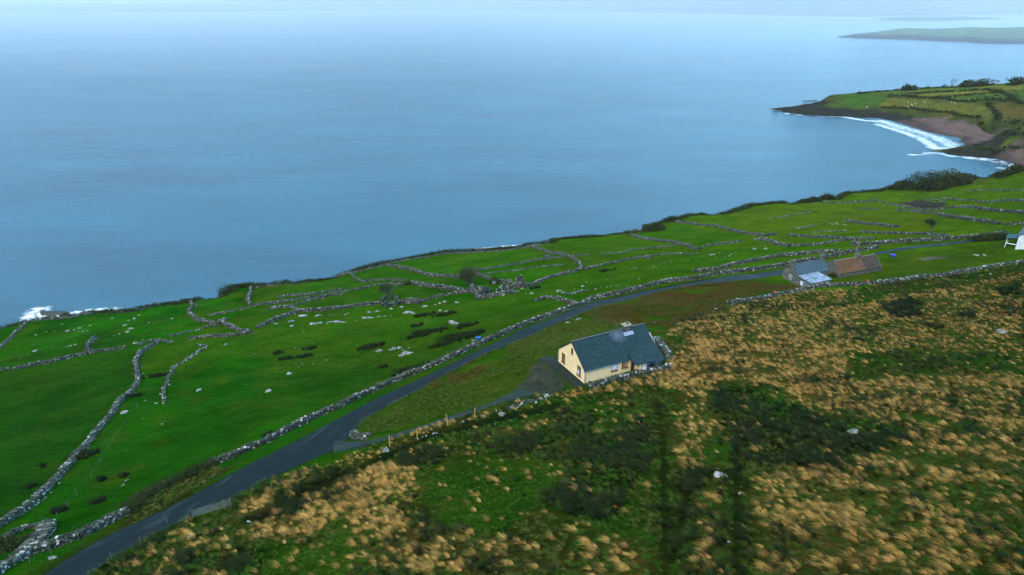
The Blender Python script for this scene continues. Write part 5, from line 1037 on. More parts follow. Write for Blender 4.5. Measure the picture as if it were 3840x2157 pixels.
far_hedge([(1200,300),(1500,310),(1650,335),(1850,350),(2050,390),(2250,430)], 3, 3, 'scrub strip on the bank above the big beach')
far_hedge([(2100,700),(2300,705),(2576,705)], 4, 4, 'dark scrub bank above the second beach')
for q, h_, lb in (((1860, 100), 20, 'tall bare winter tree on the skyline of the headland'), ((1450, 113), 10, 'round bush left of the bare skyline tree'), ((2010, 92), 11, 'dark bush right of the bare skyline tree'), ((2180, 85), 12, 'wide dark bush towards the right of the headland skyline'), ((2500, 75), 12, 'dark tree clump at the right end of the headland skyline')):
    uv = PX('b4', [q])[0]; kk = 0
    while True:
        p = hit(Z_land, [uv[0]], [uv[1] + kk])[0]
        if p[1] < 1250 and H(p[0], p[1]) > 4 or kk > 40: break
        kk += 1.5
    p[2] = H(p[0], p[1])
    if h_ == 20:
        e = link('bare_tree', None, loc=tuple(p), label=lb, cat='tree'); V, F = limbs_mesh(branchy(13, 1.15, 21, 4, 4, .25, (0, 0)), 3); link('trunk', mesh('trunk', V, F), M_twig, parent=e)
    else: bush(p, h_ * (1.5 if 'wide' in lb else 1), h_ * .8, h_ * .8, lb, 700, 1.1)

# ------------------------------------------------------------ fences
M_post = plain('weathered_post', (.085, .085, .065), .9, .3, 8); M_postY = plain('yellowish_post', (.42, .27, .06), .85, .2, 8); M_wire = plain('fence_wire', (.06, .07, .06), .7, .1, 5)
M_dark = plain('dark_timber', (.035, .032, .028), .9, .3, 6)
def boxmesh(name, sx, sy, sz, taper=1.0):
    V = CUBE * np.array([sx, sy, sz]) + np.array([0, 0, sz / 2]); V[4:, :2] *= taper; return mesh(name, V, CF)
def postmesh(h=1.2, r=.06, mat=None):
    V = []; k = 6
    for z, q in ((0, 1), (h * .93, .92), (h, .5)):
        for j in range(k): a_ = 2 * math.pi * j / k; V.append((math.cos(a_) * r * q, math.sin(a_) * r * q, z))
    F = [(i * k + j, i * k + (j + 1) % k, (i + 1) * k + (j + 1) % k, (i + 1) * k + j) for i in range(2) for j in range(k)]; V.append((0, 0, h)); me = mesh('post', V, F); me.materials.append(mat or M_post); return me
def fence(tag_, pts, label, h=1.25, r=.06, wires=3, mat=None, name='wire_fence', group=None):
    P = GP(tag_, pts); c = P[0]; e = link(name, None, loc=tuple(c), label=label, cat='fence', group=group); me = postmesh(h, r, mat); P2 = []
    for p in P:
        o = link('post', me, parent=e, loc=tuple(p - c - np.array([0, 0, .08]))); o.rotation_euler = (random.uniform(-.1, .1), random.uniform(-.1, .1), random.random() * 6); o.scale = (1, 1, random.uniform(.85, 1.15))
    if wires:
        ls = []
        for i in range(len(P) - 1):
            for k in range(wires):
                z = h * (.35 + .28 * k); a_, b_ = P[i] - c, P[i + 1] - c; m_ = (a_ + b_) / 2; m_[2] = max(m_[2], H(P[i][0] / 2 + P[i + 1][0] / 2, P[i][1] / 2 + P[i + 1][1] / 2) - c[2] - .05) - .04
                for s0, s1 in ((a_, m_), (m_, b_)): ls.append((s0 + [0, 0, z], s1 + [0, 0, z], .005, .005))
        V, F = limbs_mesh(ls, 3); link('wire', mesh('wire', V, F), M_wire, parent=e)
    return e
def off_(pts, d): return pts
fence('c2', [(510,1228),(390,1288),(230,1368)], 'three thin posts on the mossy roadside wall at bottom left', wires=1, h=1.5)
fence('c2', [(970,960),(1260,790),(1600,618),(1775,550),(2020,425),(2268,290),(2522,190)], 'wire fence behind the hedge and the left part of the road wall', h=1.4, wires=2)
fence('c3', [(595,1378),(775,1292),(940,1218),(1100,1142),(1280,1060),(1440,978),(1595,905)], 'wire fence on the field side of the road wall left of the blue barrel', h=1.4, wires=2)
fence('c3', [(1773,838),(1900,790),(2030,732),(2165,672),(2318,615)], 'wire fence on the field side of the road wall right of the blue barrel', h=1.4, wires=2)
fence('b6', [(190,915),(1010,678),(1180,660),(1375,635),(1780,570),(1950,545)], 'wire fence along the road wall towards the slate roofed house', h=1.4, wires=1)
fence('c2', [(1040,190),(890,385),(825,500),(765,605),(690,722),(582,845),(515,940),(437,1015)], 'wire fence running down the lower field beside the winding wall', h=1.3, wires=3)
fence('c2', [(840,1335),(1055,1215),(1268,1065),(1430,1020)], 'wire fence along the lower edge of the road left of the field gate', h=1.3, wires=2)
fence('c2', [(1745,935),(1900,830),(2048,800),(2350,680)], 'wire fence on the verge right of the field gate', h=1.3, wires=2)
fence('c4', [(367,480),(572,418),(802,322),(1002,262)], 'line of yellowish posts below the drive', h=1.8, r=.07, mat=M_postY, wires=2)
fence('c4', [(1470,100),(1662,40)], 'two thin posts near the top of the drive', h=1.3, wires=1)
fence('h1', [(335,1370),(845,1195),(870,1180),(1268,1050)], 'dark posts standing in the rubble wall in front of the cottage', h=1.1, mat=M_dark, wires=0)
fence('h1', [(2180,860),(2360,870),(2208,560)], 'thin posts at the uphill corner of the cottage', h=1.4, wires=0)
fence('c6', [(240,1110),(340,1095),(810,990),(870,985)], 'thin posts at the left end of the moor wall', h=1.5, wires=0)
fence('c6', [(1515,915),(1560,912),(1585,912),(1625,908),(1765,892),(1995,868),(2110,845),(2190,838),(2345,806),(2415,795)], 'dark crooked posts along the right half of the moor wall', h=1.9, mat=M_dark, wires=1)
fence('c6', [(340,838),(1567,690),(1780,655)], 'three pale posts beside the far road', h=1.5, wires=0)
fence('c6', [(1200,850),(1290,832),(1330,820),(1405,818),(1470,810)], 'short pale stakes in front of the rusty shed', h=1.3, wires=0)

# ------------------------------------------------------------ gates
M_galv = plain('galvanised_steel', (.11, .15, .15), .6, .15, 6); M_bluem = plain('blue_painted_steel', (.02, .07, .10), .5, .15, 6)
def gate(a_, b_, label, mat, h=1.15, bars=6, posts=(.14, .1), group=None, ps=(1.5, 1.3)):
    a_ = GP(*a_)[0]; b_ = GP(*b_)[0]; e = link('field_gate', None, loc=tuple(a_), label=label, cat='gate'); d = b_ - a_; ls = []; z0 = .18
    for k in range(bars): z = z0 + (h - z0) * (k / (bars - 1)) ** 1.15; ls.append((d * .02 + [0, 0, z], d * .98 + [0, 0, z], .022, .022))
    link('bars', mesh('bars', *limbs_mesh(ls, 6)), mat, parent=e); ls = []
    for s in (.02, .34, .66, .98): ls.append((d * s + [0, 0, z0 - .02], d * s + [0, 0, h + .02], .024, .024))
    link('uprights', mesh('uprights', *limbs_mesh(ls, 6)), mat, parent=e)
    for s, r_, hh in ((0, posts[0], ps[0]), (1, posts[1], ps[1])):
        o = link('gate_post', boxmesh('gate_post', r_ * 2, r_ * 2, hh + .2, .85), M_dark if s == 0 else M_post, parent=e, loc=tuple(d * s - np.array([0, 0, .2])))
gate(('c2', [(1440, 1022)]), ('c2', [(1742, 935)]), 'galvanised field gate on the near verge of the road', M_galv)
gate(('d6', [(590, 870)]), ('d6', [(205, 955)]), 'open bluish gate at the mouth of the drive', M_bluem, bars=4, posts=(.2, .05), ps=(1.4, 1.0))

# ------------------------------------------------------------ buildings
def frame3(o, th, z):
    e = Vector((o[0], o[1], z)); return e, th
def poly(name, V, F, mat, parent, **kw):
    me = bpy.data.meshes.new(name); me.from_pydata([tuple(v) for v in V], [], F); me.update(); return link(name, me, mat, parent=parent, **kw)
def bx(x0, x1, y0, y1, z0, z1):
    return np.array([[x0,y0,z0],[x1,y0,z0],[x1,y1,z0],[x0,y1,z0],[x0,y0,z1],[x1,y0,z1],[x1,y1,z1],[x0,y1,z1]], float)
def boxes(name, lst, mat, parent, **kw):
    V = np.vstack([bx(*b_) for b_ in lst]); F = np.vstack([CF + 8 * i for i in range(len(lst))]); return link(name, mesh(name, V, F), mat, parent=parent, **kw)
def slab(name, quad, th_, mat, parent):
    """a roof sheet: quad corners anticlockwise seen from above, given thickness downwards"""
    q = np.array(quad, float); lo = q - np.array([0, 0, th_]); return link(name, mesh(name, np.vstack([lo, q]), CF), mat, parent=parent)
def extr(name, prof, x0, x1, mat, parent, **kw):
    """gable-ended block: profile in (y,z) swept along x"""
    n = len(prof); V = [(x0, y, z) for y, z in prof] + [(x1, y, z) for y, z in prof]; F = [tuple(range(n - 1, -1, -1)), tuple(range(n, 2 * n))] + [(i, (i + 1) % n, n + (i + 1) % n, n + i) for i in range(n)]
    return poly(name, V, F, mat, parent, **kw)
def slate(name, c0, c1, c2, patch=None):
    m, t, b = newmat(name); v = scaled(t, 1, 1, 1, 0, True)
    br = N(t, 'ShaderNodeTexBrick'); br.inputs['Scale'].default_value = 1; br.inputs['Brick Width'].default_value = .3; br.inputs['Row Height'].default_value = .2; br.inputs['Mortar Size'].default_value = .012; br.inputs['Color1'].default_value = (0, 0, 0, 1); br.inputs['Color2'].default_value = (1, 1, 1, 1); br.inputs['Mortar'].default_value = (0, 0, 0, 1); br.inputs['Bias'].default_value = 0
    t.links.new(v, br.inputs['Vector']); f = ramp(t, br.outputs['Color'], [(0, c0), (.5, c1), (1, c2)]); nn = noise(t, 1.1, 6, .7, v)
    c = mixc(t, ramp(t, nn, [(.55, (0, 0, 0)), (.75, (.5, .5, .5))]), f, (.035, .065, .075))
    if patch:
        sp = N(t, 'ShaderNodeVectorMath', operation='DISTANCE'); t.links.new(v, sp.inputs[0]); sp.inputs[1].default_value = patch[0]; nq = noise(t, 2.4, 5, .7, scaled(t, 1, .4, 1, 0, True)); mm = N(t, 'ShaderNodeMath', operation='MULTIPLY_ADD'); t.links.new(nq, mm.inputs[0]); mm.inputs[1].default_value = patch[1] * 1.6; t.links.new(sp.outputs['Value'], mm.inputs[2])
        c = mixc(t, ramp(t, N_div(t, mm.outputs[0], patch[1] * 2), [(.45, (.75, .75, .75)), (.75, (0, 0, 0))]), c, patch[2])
    mo = ramp(t, br.outputs['Fac'], [(0, (1, 1, 1)), (1, (.35, .35, .35))]); t.links.new(mixc(t, 1.0, c, mo, 'MULTIPLY'), b.inputs['Base Color']); b.inputs['Roughness'].default_value = .55; b.inputs['Specular IOR Level'].default_value = .22; bump(t, b, br.outputs['Fac'], -.6, .02); return m
def N_div(t, s, k):
    m = N(t, 'ShaderNodeMath', operation='DIVIDE'); t.links.new(s, m.inputs[0]); m.inputs[1].default_value = k; return m.outputs[0]
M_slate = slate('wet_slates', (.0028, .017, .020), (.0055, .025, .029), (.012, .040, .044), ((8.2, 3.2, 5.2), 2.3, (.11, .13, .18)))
M_slate2 = slate('pale_slates', (.020, .042, .055), (.035, .060, .075), (.07, .10, .12))
M_slate3, t, b = newmat('whitened_slates'); v = scaled(t, .55, 1.6, 1, 0, True); nn = noise(t, 1.0, 5, .6, v)
t.links.new(ramp(t, nn, [(.42, (.05, .085, .09)), (.50, (.15, .18, .24)), (.7, (.28, .30, .39))]), b.inputs['Base Color']); b.inputs['Roughness'].default_value = .5
M_cream, t, b = newmat('cream_render'); nn = noise(t, 1.5, 6, .6); n2_ = noise(t, 6, 5)
c = ramp(t, nn, [(.3, (.74, .545, .27)), (.7, (.86, .665, .36))]); c = mixc(t, ramp(t, n2_, [(.5, (0, 0, 0)), (.8, (.3, .3, .3))]), c, (.60, .46, .26))
t.links.new(c, b.inputs['Base Color']); b.inputs['Roughness'].default_value = .9; bump(t, b, n2_, .2, .01)
M_frame = plain('dark_brown_frame', (.06, .025, .018), .5, .2, 6); M_sill = plain('red_brown_sill', (.20, .055, .030), .6, .2, 6); M_white = plain('white_paint', (.78, .80, .82), .6, .06, 3)
M_glass, t, b = newmat('window_glass'); b.inputs['Base Color'].default_value = (.012, .018, .022, 1); b.inputs['Roughness'].default_value = .08; b.inputs['Metallic'].default_value = 0
M_curtain = plain('white_curtain', (.55, .62, .80), .9, .3, 9); M_gutter = plain('blue_gutter', (.02, .085, .15), .4, .15, 4); M_conc = plain('dark_concrete', (.015, .024, .020), .85, .4, 2, spec=.15); M_capm = plain('lichen_cap', (.20, .185, .13), .9, .45, 3)
M_rub, t, b = newmat('rubble_masonry'); vo = N(t, 'ShaderNodeTexVoronoi'); vo.inputs['Scale'].default_value = 3.6; t.links.new(scaled(t, 1, 1, 1.7, 0, True), vo.inputs['Vector'])
rgb = N(t, 'ShaderNodeSeparateColor'); t.links.new(vo.outputs['Color'], rgb.inputs[0]); c = ramp(t, rgb.outputs[0], [(0, (.04, .045, .035)), (.5, (.085, .09, .07)), (.85, (.13, .13, .11)), (1, (.22, .22, .20))])
t.links.new(c, b.inputs['Base Color']); b.inputs['Roughness'].default_value = .95; bump(t, b, vo.outputs['Distance'], .6, .05)
M_rust, t, b = newmat('rusty_corrugated_iron'); nn = noise(t, .7, 6, .65, scaled(t, 1, 1, 1, 0, True)); wv = N(t, 'ShaderNodeTexWave'); wv.inputs['Scale'].default_value = 2.6; wv.bands_direction = 'X'; t.links.new(scaled(t, 1, 1, 1, 0, True), wv.inputs['Vector'])
t.links.new(ramp(t, nn, [(.25, (.055, .022, .006)), (.5, (.105, .042, .010)), (.75, (.15, .066, .018))]), b.inputs['Base Color']); b.inputs['Roughness'].default_value = .85; bump(t, b, wv.outputs['Fac'], .8, .05)
M_rust2, t, b = newmat('old_dark_iron'); nn = noise(t, .8, 6, .65, scaled(t, 1, 1, 1, 0, True)); t.links.new(ramp(t, nn, [(.3, (.022, .016, .009)), (.7, (.052, .034, .018))]), b.inputs['Base Color']); b.inputs['Roughness'].default_value = .9
M_wwall = plain('weathered_whitewash', (.60, .63, .68), .85, .14, 1.2); M_teal = plain('teal_fascia', (.025, .07, .075), .8, .2, 5, spec=.1)

def window(e, face, s, zz, wd, hh, frame=M_frame, sill=M_sill, curtain=None, mull=0, deep=.16, wx0=0.0):
    """face 'g' = gable at x=wx0 (s runs along +y), 'f' = front at y=wx0 (s along x), looking out along -x / -y"""
    def mapb(a0, a1, d0, d1, z0, z1): return (wx0 + d0, wx0 + d1, a0, a1, z0, z1) if face == 'g' else (a0, a1, wx0 + d0, wx0 + d1, z0, z1)
    f = .07; a, b_ = s, s + wd; z0, z1 = zz, zz + hh
    lst = [mapb(a, a + f, -.02, .05, z0, z1), mapb(b_ - f, b_, -.02, .05, z0, z1), mapb(a + f, b_ - f, -.018, .052, z1 - f, z1), mapb(a + f, b_ - f, -.018, .052, z0, z0 + f)]
    for k in range(mull): q = a + wd * (k + 1) / (mull + 1); lst.append(mapb(q - .03, q + .03, -.016, .05, z0 + f, z1 - f))
    if mull: lst.append(mapb(a + f, b_ - f, -.013, .045, z0 + hh * .68, z0 + hh * .68 + .05))
    w_ = boxes('window', lst, frame, e); boxes('pane', [mapb(a + f, b_ - f, .0, .012, z0 + f, z1 - f)], M_glass, w_)
    if curtain: boxes('curtain', [mapb(a + f + wd * curtain[0], b_ - f - wd * curtain[1], -.012, -.004, z0 + f, z0 + f + hh * curtain[2])], M_curtain, w_)
    if sill: boxes('sill', [mapb(a - .12, b_ + .12, -.13, .02, z0 - .11, z0 - .004)], sill, w_)
    return w_
# --- yellow cottage
W, L, HE, HR, S1 = 7.63, 13.76, 2.47, 5.59, 8.3
E1 = link('cottage', None, loc=(11.07, 90.66, 75.0), label='cream yellow cottage with a dark slate roof beside the gravel yard', cat='house'); E1.rotation_euler = (0, 0, R(27.2))
hb = lambda y: HE + (y + .2) * (HR - HE) / (W / 2 + .2)
extr('wall', [(0, -.3), (W, -.3), (W, hb(0) - .18), (W / 2, HR - .18), (0, hb(0) - .18)], 0, L, M_cream, E1)
extr('back_corner', [(W + .002, -.2), (W + .35, -.2), (W + .35, 1.9), (W + .002, 2.25)], -.05, .8, M_rub, E1)
o_ = -.18
rf = slab('roof', [(o_, -.25, HE - .04), (L + .2, -.25, HE - .04), (L + .2, W / 2, HR), (o_, W / 2, HR)], .13, M_slate, E1)
slab('back_slope', [(o_, W / 2, HR), (L + .2, W / 2, HR), (L + .2, W + .25, HE - .04), (o_, W + .25, HE - .04)], .13, M_slate, rf)
slab('lower_slope', [(S1, -1.55, 2.02), (L + .2, -2.05, 1.75), (L + .2, 1.6, 3.90), (S1, .6, 3.12)], .10, M_slate, rf)
boxes('ridge_tiles', [(-.2 + i * .45, .24 + i * .45, W / 2 - .13, W / 2 + .13, HR - .05, HR + .07) for i in range(31)], plain('ridge_tile', (.06, .07, .07), .8, .3, 4), rf)
fo = boxes('flashing', [(9.25, 11.1, 2.75, 3.25, 0, 1)], plain('lead_flashing', (.20, .24, .31), .4, .2, 4), rf)
fo.data.vertices.foreach_set('co', np.array([[x_, y_, hb(y_) + .02 + zt] for zt in (0, .03) for x_, y_ in ((9.25, 2.75), (11.1, 2.75), (11.1, 3.25), (9.25, 3.25))], np.float32).ravel())
boxes('verge_stones', [(L + .02, L + .24, .2 + i * .28, .46 + i * .28, hb(.2 + i * .28) + .02 + .35 * (i < 4) * 0, hb(.2 + i * .28) + .22) for i in range(8)], plain('verge_stone', (.34, .36, .38), .9, .4, 4), rf)
ch = boxes('chimney', [(9.75, 10.75, W / 2 - .42, W / 2 + .42, HR - .5, HR + .55)], M_rub, rf)
boxes('chimney_cap', [(9.5, 10.98, W / 2 - .62, W / 2 + .62, HR + .55, HR + .70)], M_capm, rf); boxes('chimney_pot', [(10.3, 10.55, W / 2 - .12, W / 2 + .12, HR + .7, HR + .95)], M_frame, rf)
boxes('gutter', [(-.15, S1 - .05, -.33, -.26, HE - .15, HE - .08)], M_gutter, E1); boxes('downpipe', [(.05, .14, -.10, -.01, .0, HE - .17)], plain('grey_pipe', (.22, .24, .25), .5, .1, 5), E1)
boxes('bargeboard', [(-.2, -.182, -.2, -.1, HE - .2, HE - .1)], M_conc, E1)
boxes('gutter', [(S1 + 1.2, L, -2.0, -1.92, 1.62, 1.69)], M_gutter, E1)
window(E1, 'g', 5.65, .72, .98, 1.62); window(E1, 'g', 1.0, .72, 1.05, 1.65, curtain=(.45, .05, .5)); window(E1, 'g', 3.38, 3.4, .55, 1.05, sill=plain('pale_sill', (.45, .40, .30), .8, .2, 4))
window(E1, 'f', 5.0, .95, 1.1, 1.15, curtain=(.0, .0, .8)); window(E1, 'f', 7.0, .95, 1.05, 1.2)
d_ = boxes('door', [(8.75, 9.45, -.04, .04, 0, 2.05)], plain('dark_door', (.03, .025, .025), .5, .2, 5), E1); boxes('handle', [(8.82, 8.86, -.09, -.04, .95, 1.1)], M_galv, d_)
boxes('porch_wall', [(9.55, 9.75, -1.45, -.002, -.2, 1.9)], M_cream, E1)
boxes('lower_wall', [(9.752, L, -1.45, -.002, -.2, 1.88)], M_rub, E1); boxes('panel', [(9.9, 10.7, -1.50, -1.452, .3, 1.75)], M_white, E1); window(E1, 'f', 11.2, .75, 1.1, .8, wx0=-1.452, sill=None)
boxes('terrace', [(-1.9, -.003, -.6, W + 1.2, -.25, .10), (-2.2, -.003, W + 1.202, W + 2.4, -.25, .08)], M_conc, E1)
# --- stone house with slate roof
W2, L2, HE2, HR2, B2, Z2 = 5.4, 11.3, 2.85, 5.35, 4.6, 57.6
E2_ = link('stone_house', None, loc=(77.0, 170.0, Z2), label='old rubble stone house with pale slate roof and flat white patched extension', cat='house'); E2_.rotation_euler = (0, 0, R(24))
extr('wall', [(0, -.5), (W2, -.5), (W2, HE2 - .1), (W2 / 2, HR2 - .15), (0, HE2 - .1)], 0, L2, M_rub, E2_)
rf2 = slab('roof', [(-.02, -.15, HE2 - .05), (L2 + .1, -.15, HE2 - .05), (L2 + .1, W2 / 2, HR2), (-.02, W2 / 2, HR2)], .12, M_slate2, E2_); slab('back_slope', [(-.02, W2 / 2, HR2), (L2 + .1, W2 / 2, HR2), (L2 + .1, W2 + .15, HE2 - .05), (-.02, W2 + .15, HE2 - .05)], .12, M_slate2, rf2)
for x0_ in (-.15, L2 - .95): boxes('chimney', [(x0_, x0_ + 1.0, W2 / 2 - .45, W2 / 2 + .45, HR2 - .5, HR2 + 1.0), (x0_ - .08, x0_ + 1.08, W2 / 2 - .52, W2 / 2 + .52, HR2 + 1.002, HR2 + 1.16), (x0_ + .35, x0_ + .6, W2 / 2 - .12, W2 / 2 + .12, HR2 + 1.162, HR2 + 1.4)], M_rub, rf2)
ex = boxes('extension', [(.02, 7.0, -B2, -.003, -.6, 2.45)], M_rub, E2_); slab('flat_roof', [(-.2, -B2 - .25, 2.62), (7.2, -B2 - .25, 2.62), (7.2, .0, 3.02), (-.2, .0, 3.02)], .12, M_slate3, ex)
window(E2_, 'g', 2.1, 1.1, .85, 1.25, M_white, None, mull=1); window(E2_, 'f', 4.9, .9, 1.35, 1.1, M_white, M_white, curtain=(.1, .1, .75), mull=1, wx0=-B2 - .003)
window(E2_, 'g', -2.7, .1, 1.6, 1.9, M_white, None, curtain=(.45, .0, .9), mull=1, wx0=.016)
# --- rusty shed
W3, L3, HE3, HR3 = 5.95, 14.8, 1.15, 3.95
E3_ = link('shed', None, loc=(91.8, 177.0, 57.2), label='long low shed with a rusty orange corrugated roof and stone gables', cat='shed'); E3_.rotation_euler = (0, 0, R(20.6))
extr('wall', [(0, -.5), (W3, -.5), (W3, HE3), (W3 / 2, HR3 - .12), (0, HE3)], 0, L3, M_rub, E3_)
rf3 = slab('roof', [(.0, -.2, HE3 + .02), (9.3, -.2, HE3 + .02), (9.3, W3 / 2, HR3), (.0, W3 / 2, HR3)], .05, M_rust, E3_); slab('dark_sheets', [(9.303, -.2, HE3 + .02), (L3, -.2, HE3 + .02), (L3, W3 / 2, HR3), (9.303, W3 / 2, HR3)], .05, M_rust2, rf3)
slab('back_slope', [(.0, W3 / 2, HR3), (L3, W3 / 2, HR3), (L3, W3 + .2, HE3 + .02), (.0, W3 + .2, HE3 + .02)], .05, M_rust, rf3)
boxes('ridge', [(0, L3, W3 / 2 - .12, W3 / 2 + .12, HR3 - .02, HR3 + .06)], M_capm, rf3); boxes('chimney', [(8.3, 9.4, W3 / 2 - .5, W3 / 2 + .5, HR3 - .5, HR3 + 1.0)], M_rub, rf3)
hc = lambda y: HE3 + (HR3 - HE3) * (1 - abs(y - W3 / 2) / (W3 / 2)) + .02
for x0_ in (-.35, L3 + .003): boxes('gable_coping', [(x0_, x0_ + .4, -.2 + i * .32, .1 + i * .32, -.5, hc(-.05 + i * .32) + .12 + random.random() * .12) for i in range(20)], M_rub, E3_)
# --- white house at the right edge
p = at(3806, 935, 60.4); E4 = link('white_house', None, loc=tuple(p), label='white gabled house with a teal roofed porch at the right edge', cat='house'); E4.rotation_euler = (0, 0, R(48))
extr('wall', [(-8, -1), (-8, 4.3), (-4, 7.0), (0, 4.3), (0, -1)], 0, 14, M_wwall, E4)
for n__ in ('roof',):
    r4 = slab('roof', [(-.25, -4, 7.12), (14.3, -4, 7.12), (14.3, .35, 4.2), (-.25, .35, 4.2)], .15, M_slate, E4); slab('front_slope', [(-.25, -8.35, 4.2), (14.3, -8.35, 4.2), (14.3, -4, 7.12), (-.25, -4, 7.12)], .15, M_slate, r4)
pc = boxes('porch', [(1.0, 1.15, 2.6, 2.75, -.3, 2.6), (1.0, 1.14, .02, 2.7, 1.0, 1.2), (5.0, 5.15, 2.6, 2.75, -.3, 2.6), (1.1, 5.0, 2.55, 2.7, .9, 1.1)], M_white, E4); slab('porch_roof', [(.6, .0, 3.3), (5.6, .0, 3.3), (5.6, 3.1, 2.75), (.6, 3.1, 2.75)], .22, M_teal, pc)
boxes('glazing', [(1.05, 5.1, 2.58, 2.62, 1.2, 2.55)], M_glass, pc)
boxes('step', [(-1.6, -.3, -4.0, -.4, -.3, .12)], M_white, E4)

# ------------------------------------------------------------ utility pole
p = GP('px', [(3193, 1028)])[0]; E5 = link('utility_pole', None, loc=tuple(p), label='tall wooden utility pole in front of the rusty shed', cat='utility pole')
V, F = limbs_mesh([((0, 0, -.3), (0, 0, 10.4), .20, .14)], 10); link('pole', mesh('pole', V, F), plain('pole_wood', (.14, .13, .10), .9, .25, 4), parent=E5)
V, F = limbs_mesh([((-.5, 0, 9.3), (.5, 0, 9.3), .05, .05)], 6); link('crossarm', mesh('crossarm', V, F), M_dark, parent=E5)
for s in (-.42, .42): V, F = limbs_mesh([((s, 0, 9.33), (s, 0, 9.55), .05, .03)], 6); link('insulator', mesh('insulator', V, F), M_white, parent=E5)
V, F = limbs_mesh([((0, 0, 9.2), (-16, 14, -3.2), .012, .012)], 3); link('stay_wire', mesh('stay_wire', V, F), M_wire, parent=E5)

# ------------------------------------------------------------ small coloured things
def lathe(prof, k=16):
    V = [(r_ * math.cos(2 * math.pi * j / k), r_ * math.sin(2 * math.pi * j / k), z) for r_, z in prof for j in range(k)]; n = len(prof)
    F = [(i * k + j, i * k + (j + 1) % k, (i + 1) * k + (j + 1) % k, (i + 1) * k + j) for i in range(n - 1) for j in range(k)] + [tuple(range(k - 1, -1, -1)), tuple((n - 1) * k + j for j in range(k))]; return V, F
M_blue = plain('blue_plastic', (.01, .11, .60), .4, .12, 4); M_red = plain('red_plastic', (.50, .018, .006), .45, .15, 5); M_navy = plain('dark_blue_plastic', (.012, .03, .42), .45, .1, 5)
p = GP('d5', [(1585, 1262)])[0]; o = poly('barrel', *lathe([(.0, 0), (.30, 0), (.33, .05), (.33, .3), (.35, .33), (.33, .36), (.33, .75), (.35, .78), (.33, .81), (.33, 1.15), (.30, 1.2), (.0, 1.2)]), M_blue, None, label='bright blue plastic barrel lying on its side by the road wall', cat='barrel'); o.location = (p[0] - .6, p[1], p[2] + .34); o.rotation_euler = (0, R(90), R(12)); o.scale = (.9, .9, .95)
p = GP('h2', [(2215, 212)])[0]; o = poly('tub', *lathe([(.45, 0), (.62, .55), (.68, .6), (.60, .6), (.42, .08)]), M_navy, None, label='dark blue round tub on the grass right of the rusty shed', cat='tub'); o.location = tuple(p); o.scale = (1.3, 1.3, 1)
for q, lb, r_ in (((15, 955), 'red float lying on the left part of the moor wall', .30), ((832, 775), 'faded red float on the moor wall below the slate house', .22), ((1538, 812), 'red float in the grass just in front of the moor wall', .22), ((1728, 735), 'red float on the moor wall below the utility pole', .30)):
    p = GP('h2', [q])[0]; up_ = .85 if 'on the' in lb and 'grass' not in lb else .2
    o = poly('float', *lathe([(.02, 0), (.6 * r_, .1 * r_), (r_, .6 * r_), (r_, 1.1 * r_), (.7 * r_, 1.7 * r_), (.25 * r_, 1.9 * r_), (.22 * r_, 2.2 * r_)], 12), M_red, None, label=lb, cat='float'); o.location = (p[0], p[1], p[2] + up_); o.rotation_euler = (R(random.uniform(-30, 30)), 0, 0)

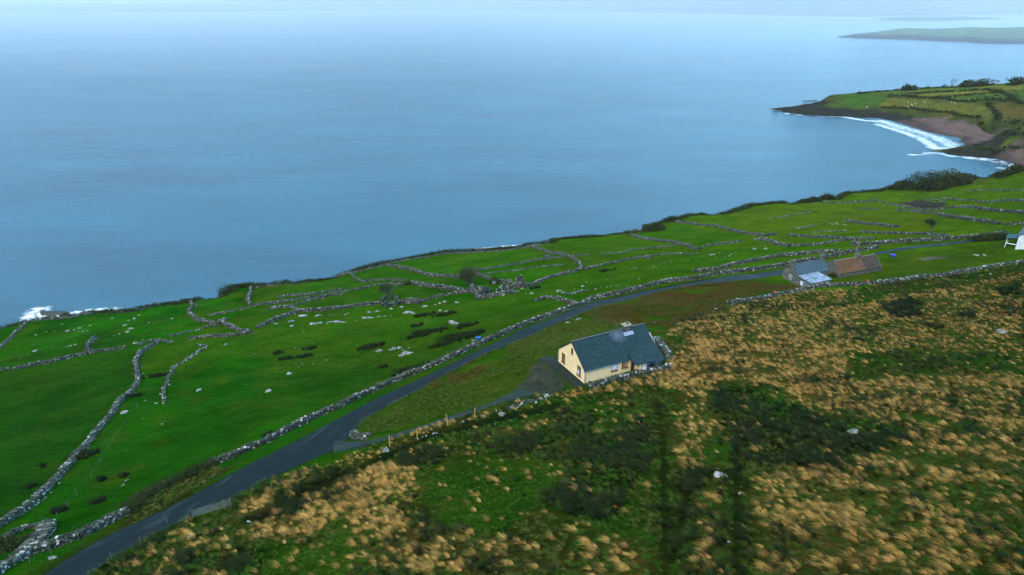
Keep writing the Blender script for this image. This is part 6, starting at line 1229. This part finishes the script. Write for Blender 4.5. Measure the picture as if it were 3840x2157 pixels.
# ------------------------------------------------------------ sheep on the headland
M_wool = plain('sheep_wool', (.72, .70, .64), .95, .1, 8); M_face = plain('sheep_face', (.10, .09, .08), .9, .2, 8)
def sheep_mesh():
    V, F = [], []
    def add(a_): 
        o = len(V); V.extend([tuple(v) for v in a_[0]]); F.extend([tuple(int(i) + o for i in f) for f in a_[1]])
    rings = [(-.62, .08, .62), (-.55, .26, .60), (-.3, .34, .60), (0, .36, .58), (.3, .33, .62), (.48, .24, .70), (.62, .15, .84), (.74, .13, .92), (.86, .10, .88), (.98, .05, .80)]
    k = 8; o = len(V)
    for x_, r_, z_ in rings:
        for j in range(k): a_ = 2 * math.pi * j / k; V.append((x_, math.cos(a_) * r_ * .85, z_ + math.sin(a_) * r_))
    for i in range(len(rings) - 1):
        for j in range(k): F.append((i * k + j, (i + 1) * k + j, (i + 1) * k + (j + 1) % k, i * k + (j + 1) % k))
    for sx, sy in ((-.4, .16), (-.4, -.16), (.35, .15), (.35, -.15)):
        add(limb((sx, sy, .42), (sx + (.04 if sx < 0 else 0), sy, .22), .07, .045)); add(limb((sx + (.04 if sx < 0 else 0), sy, .22), (sx, sy, 0), .04, .035))
    return V, F
sv, sf = sheep_mesh(); sm_ = bpy.data.meshes.new('sheep'); sm_.from_pydata(sv, [], sf); sm_.materials.append(M_wool); sm_.update()
for u, v in [(1430, 250), (1465, 272), (1475, 282), (1505, 268), (1595, 252), (1430, 290), (1860, 250), (1890, 258), (1030, 298)]:
    uv = PX('b4', [(u, v)])[0]; p = hit(Z_land, [uv[0]], [uv[1]])[0]; o = link('sheep', sm_, loc=(p[0], p[1], H(p[0], p[1])), label='tiny white sheep grazing the pale field of the headland', cat='sheep', group='sheep grazing on the headland'); o.rotation_euler = (0, 0, random.random() * 6)

# ------------------------------------------------------------ haze
V = bx(-16000, 16000, -500, 16500, -5.0, 760); me = mesh('haze', V, CF); hm = bpy.data.materials.new('haze'); hm.use_nodes = True; t = hm.node_tree; t.nodes.clear()
o = t.nodes.new('ShaderNodeOutputMaterial'); pv = t.nodes.new('ShaderNodeVolumePrincipled'); pv.inputs['Color'].default_value = (.80, .90, 1.0, 1); pv.inputs['Density'].default_value = 2.2e-5; pv.inputs['Anisotropy'].default_value = 0.0
t.links.new(pv.outputs[0], o.inputs['Volume']); link('haze', me, hm, kind='stuff', label='pale blue sea haze filling the air over the bay')
V = bx(-15500, 15500, 1150, 16200, -4.5, 700); me = mesh('sea_mist', V, CF); hm = bpy.data.materials.new('sea_mist'); hm.use_nodes = True; t = hm.node_tree; t.nodes.clear()
o = t.nodes.new('ShaderNodeOutputMaterial'); pv = t.nodes.new('ShaderNodeVolumePrincipled'); pv.inputs['Color'].default_value = (.84, .93, 1.0, 1); pv.inputs['Density'].default_value = 2.6e-4
t.links.new(pv.outputs[0], o.inputs['Volume']); link('sea_mist', me, hm, kind='stuff', label='thicker pale mist lying over the far side of the bay')
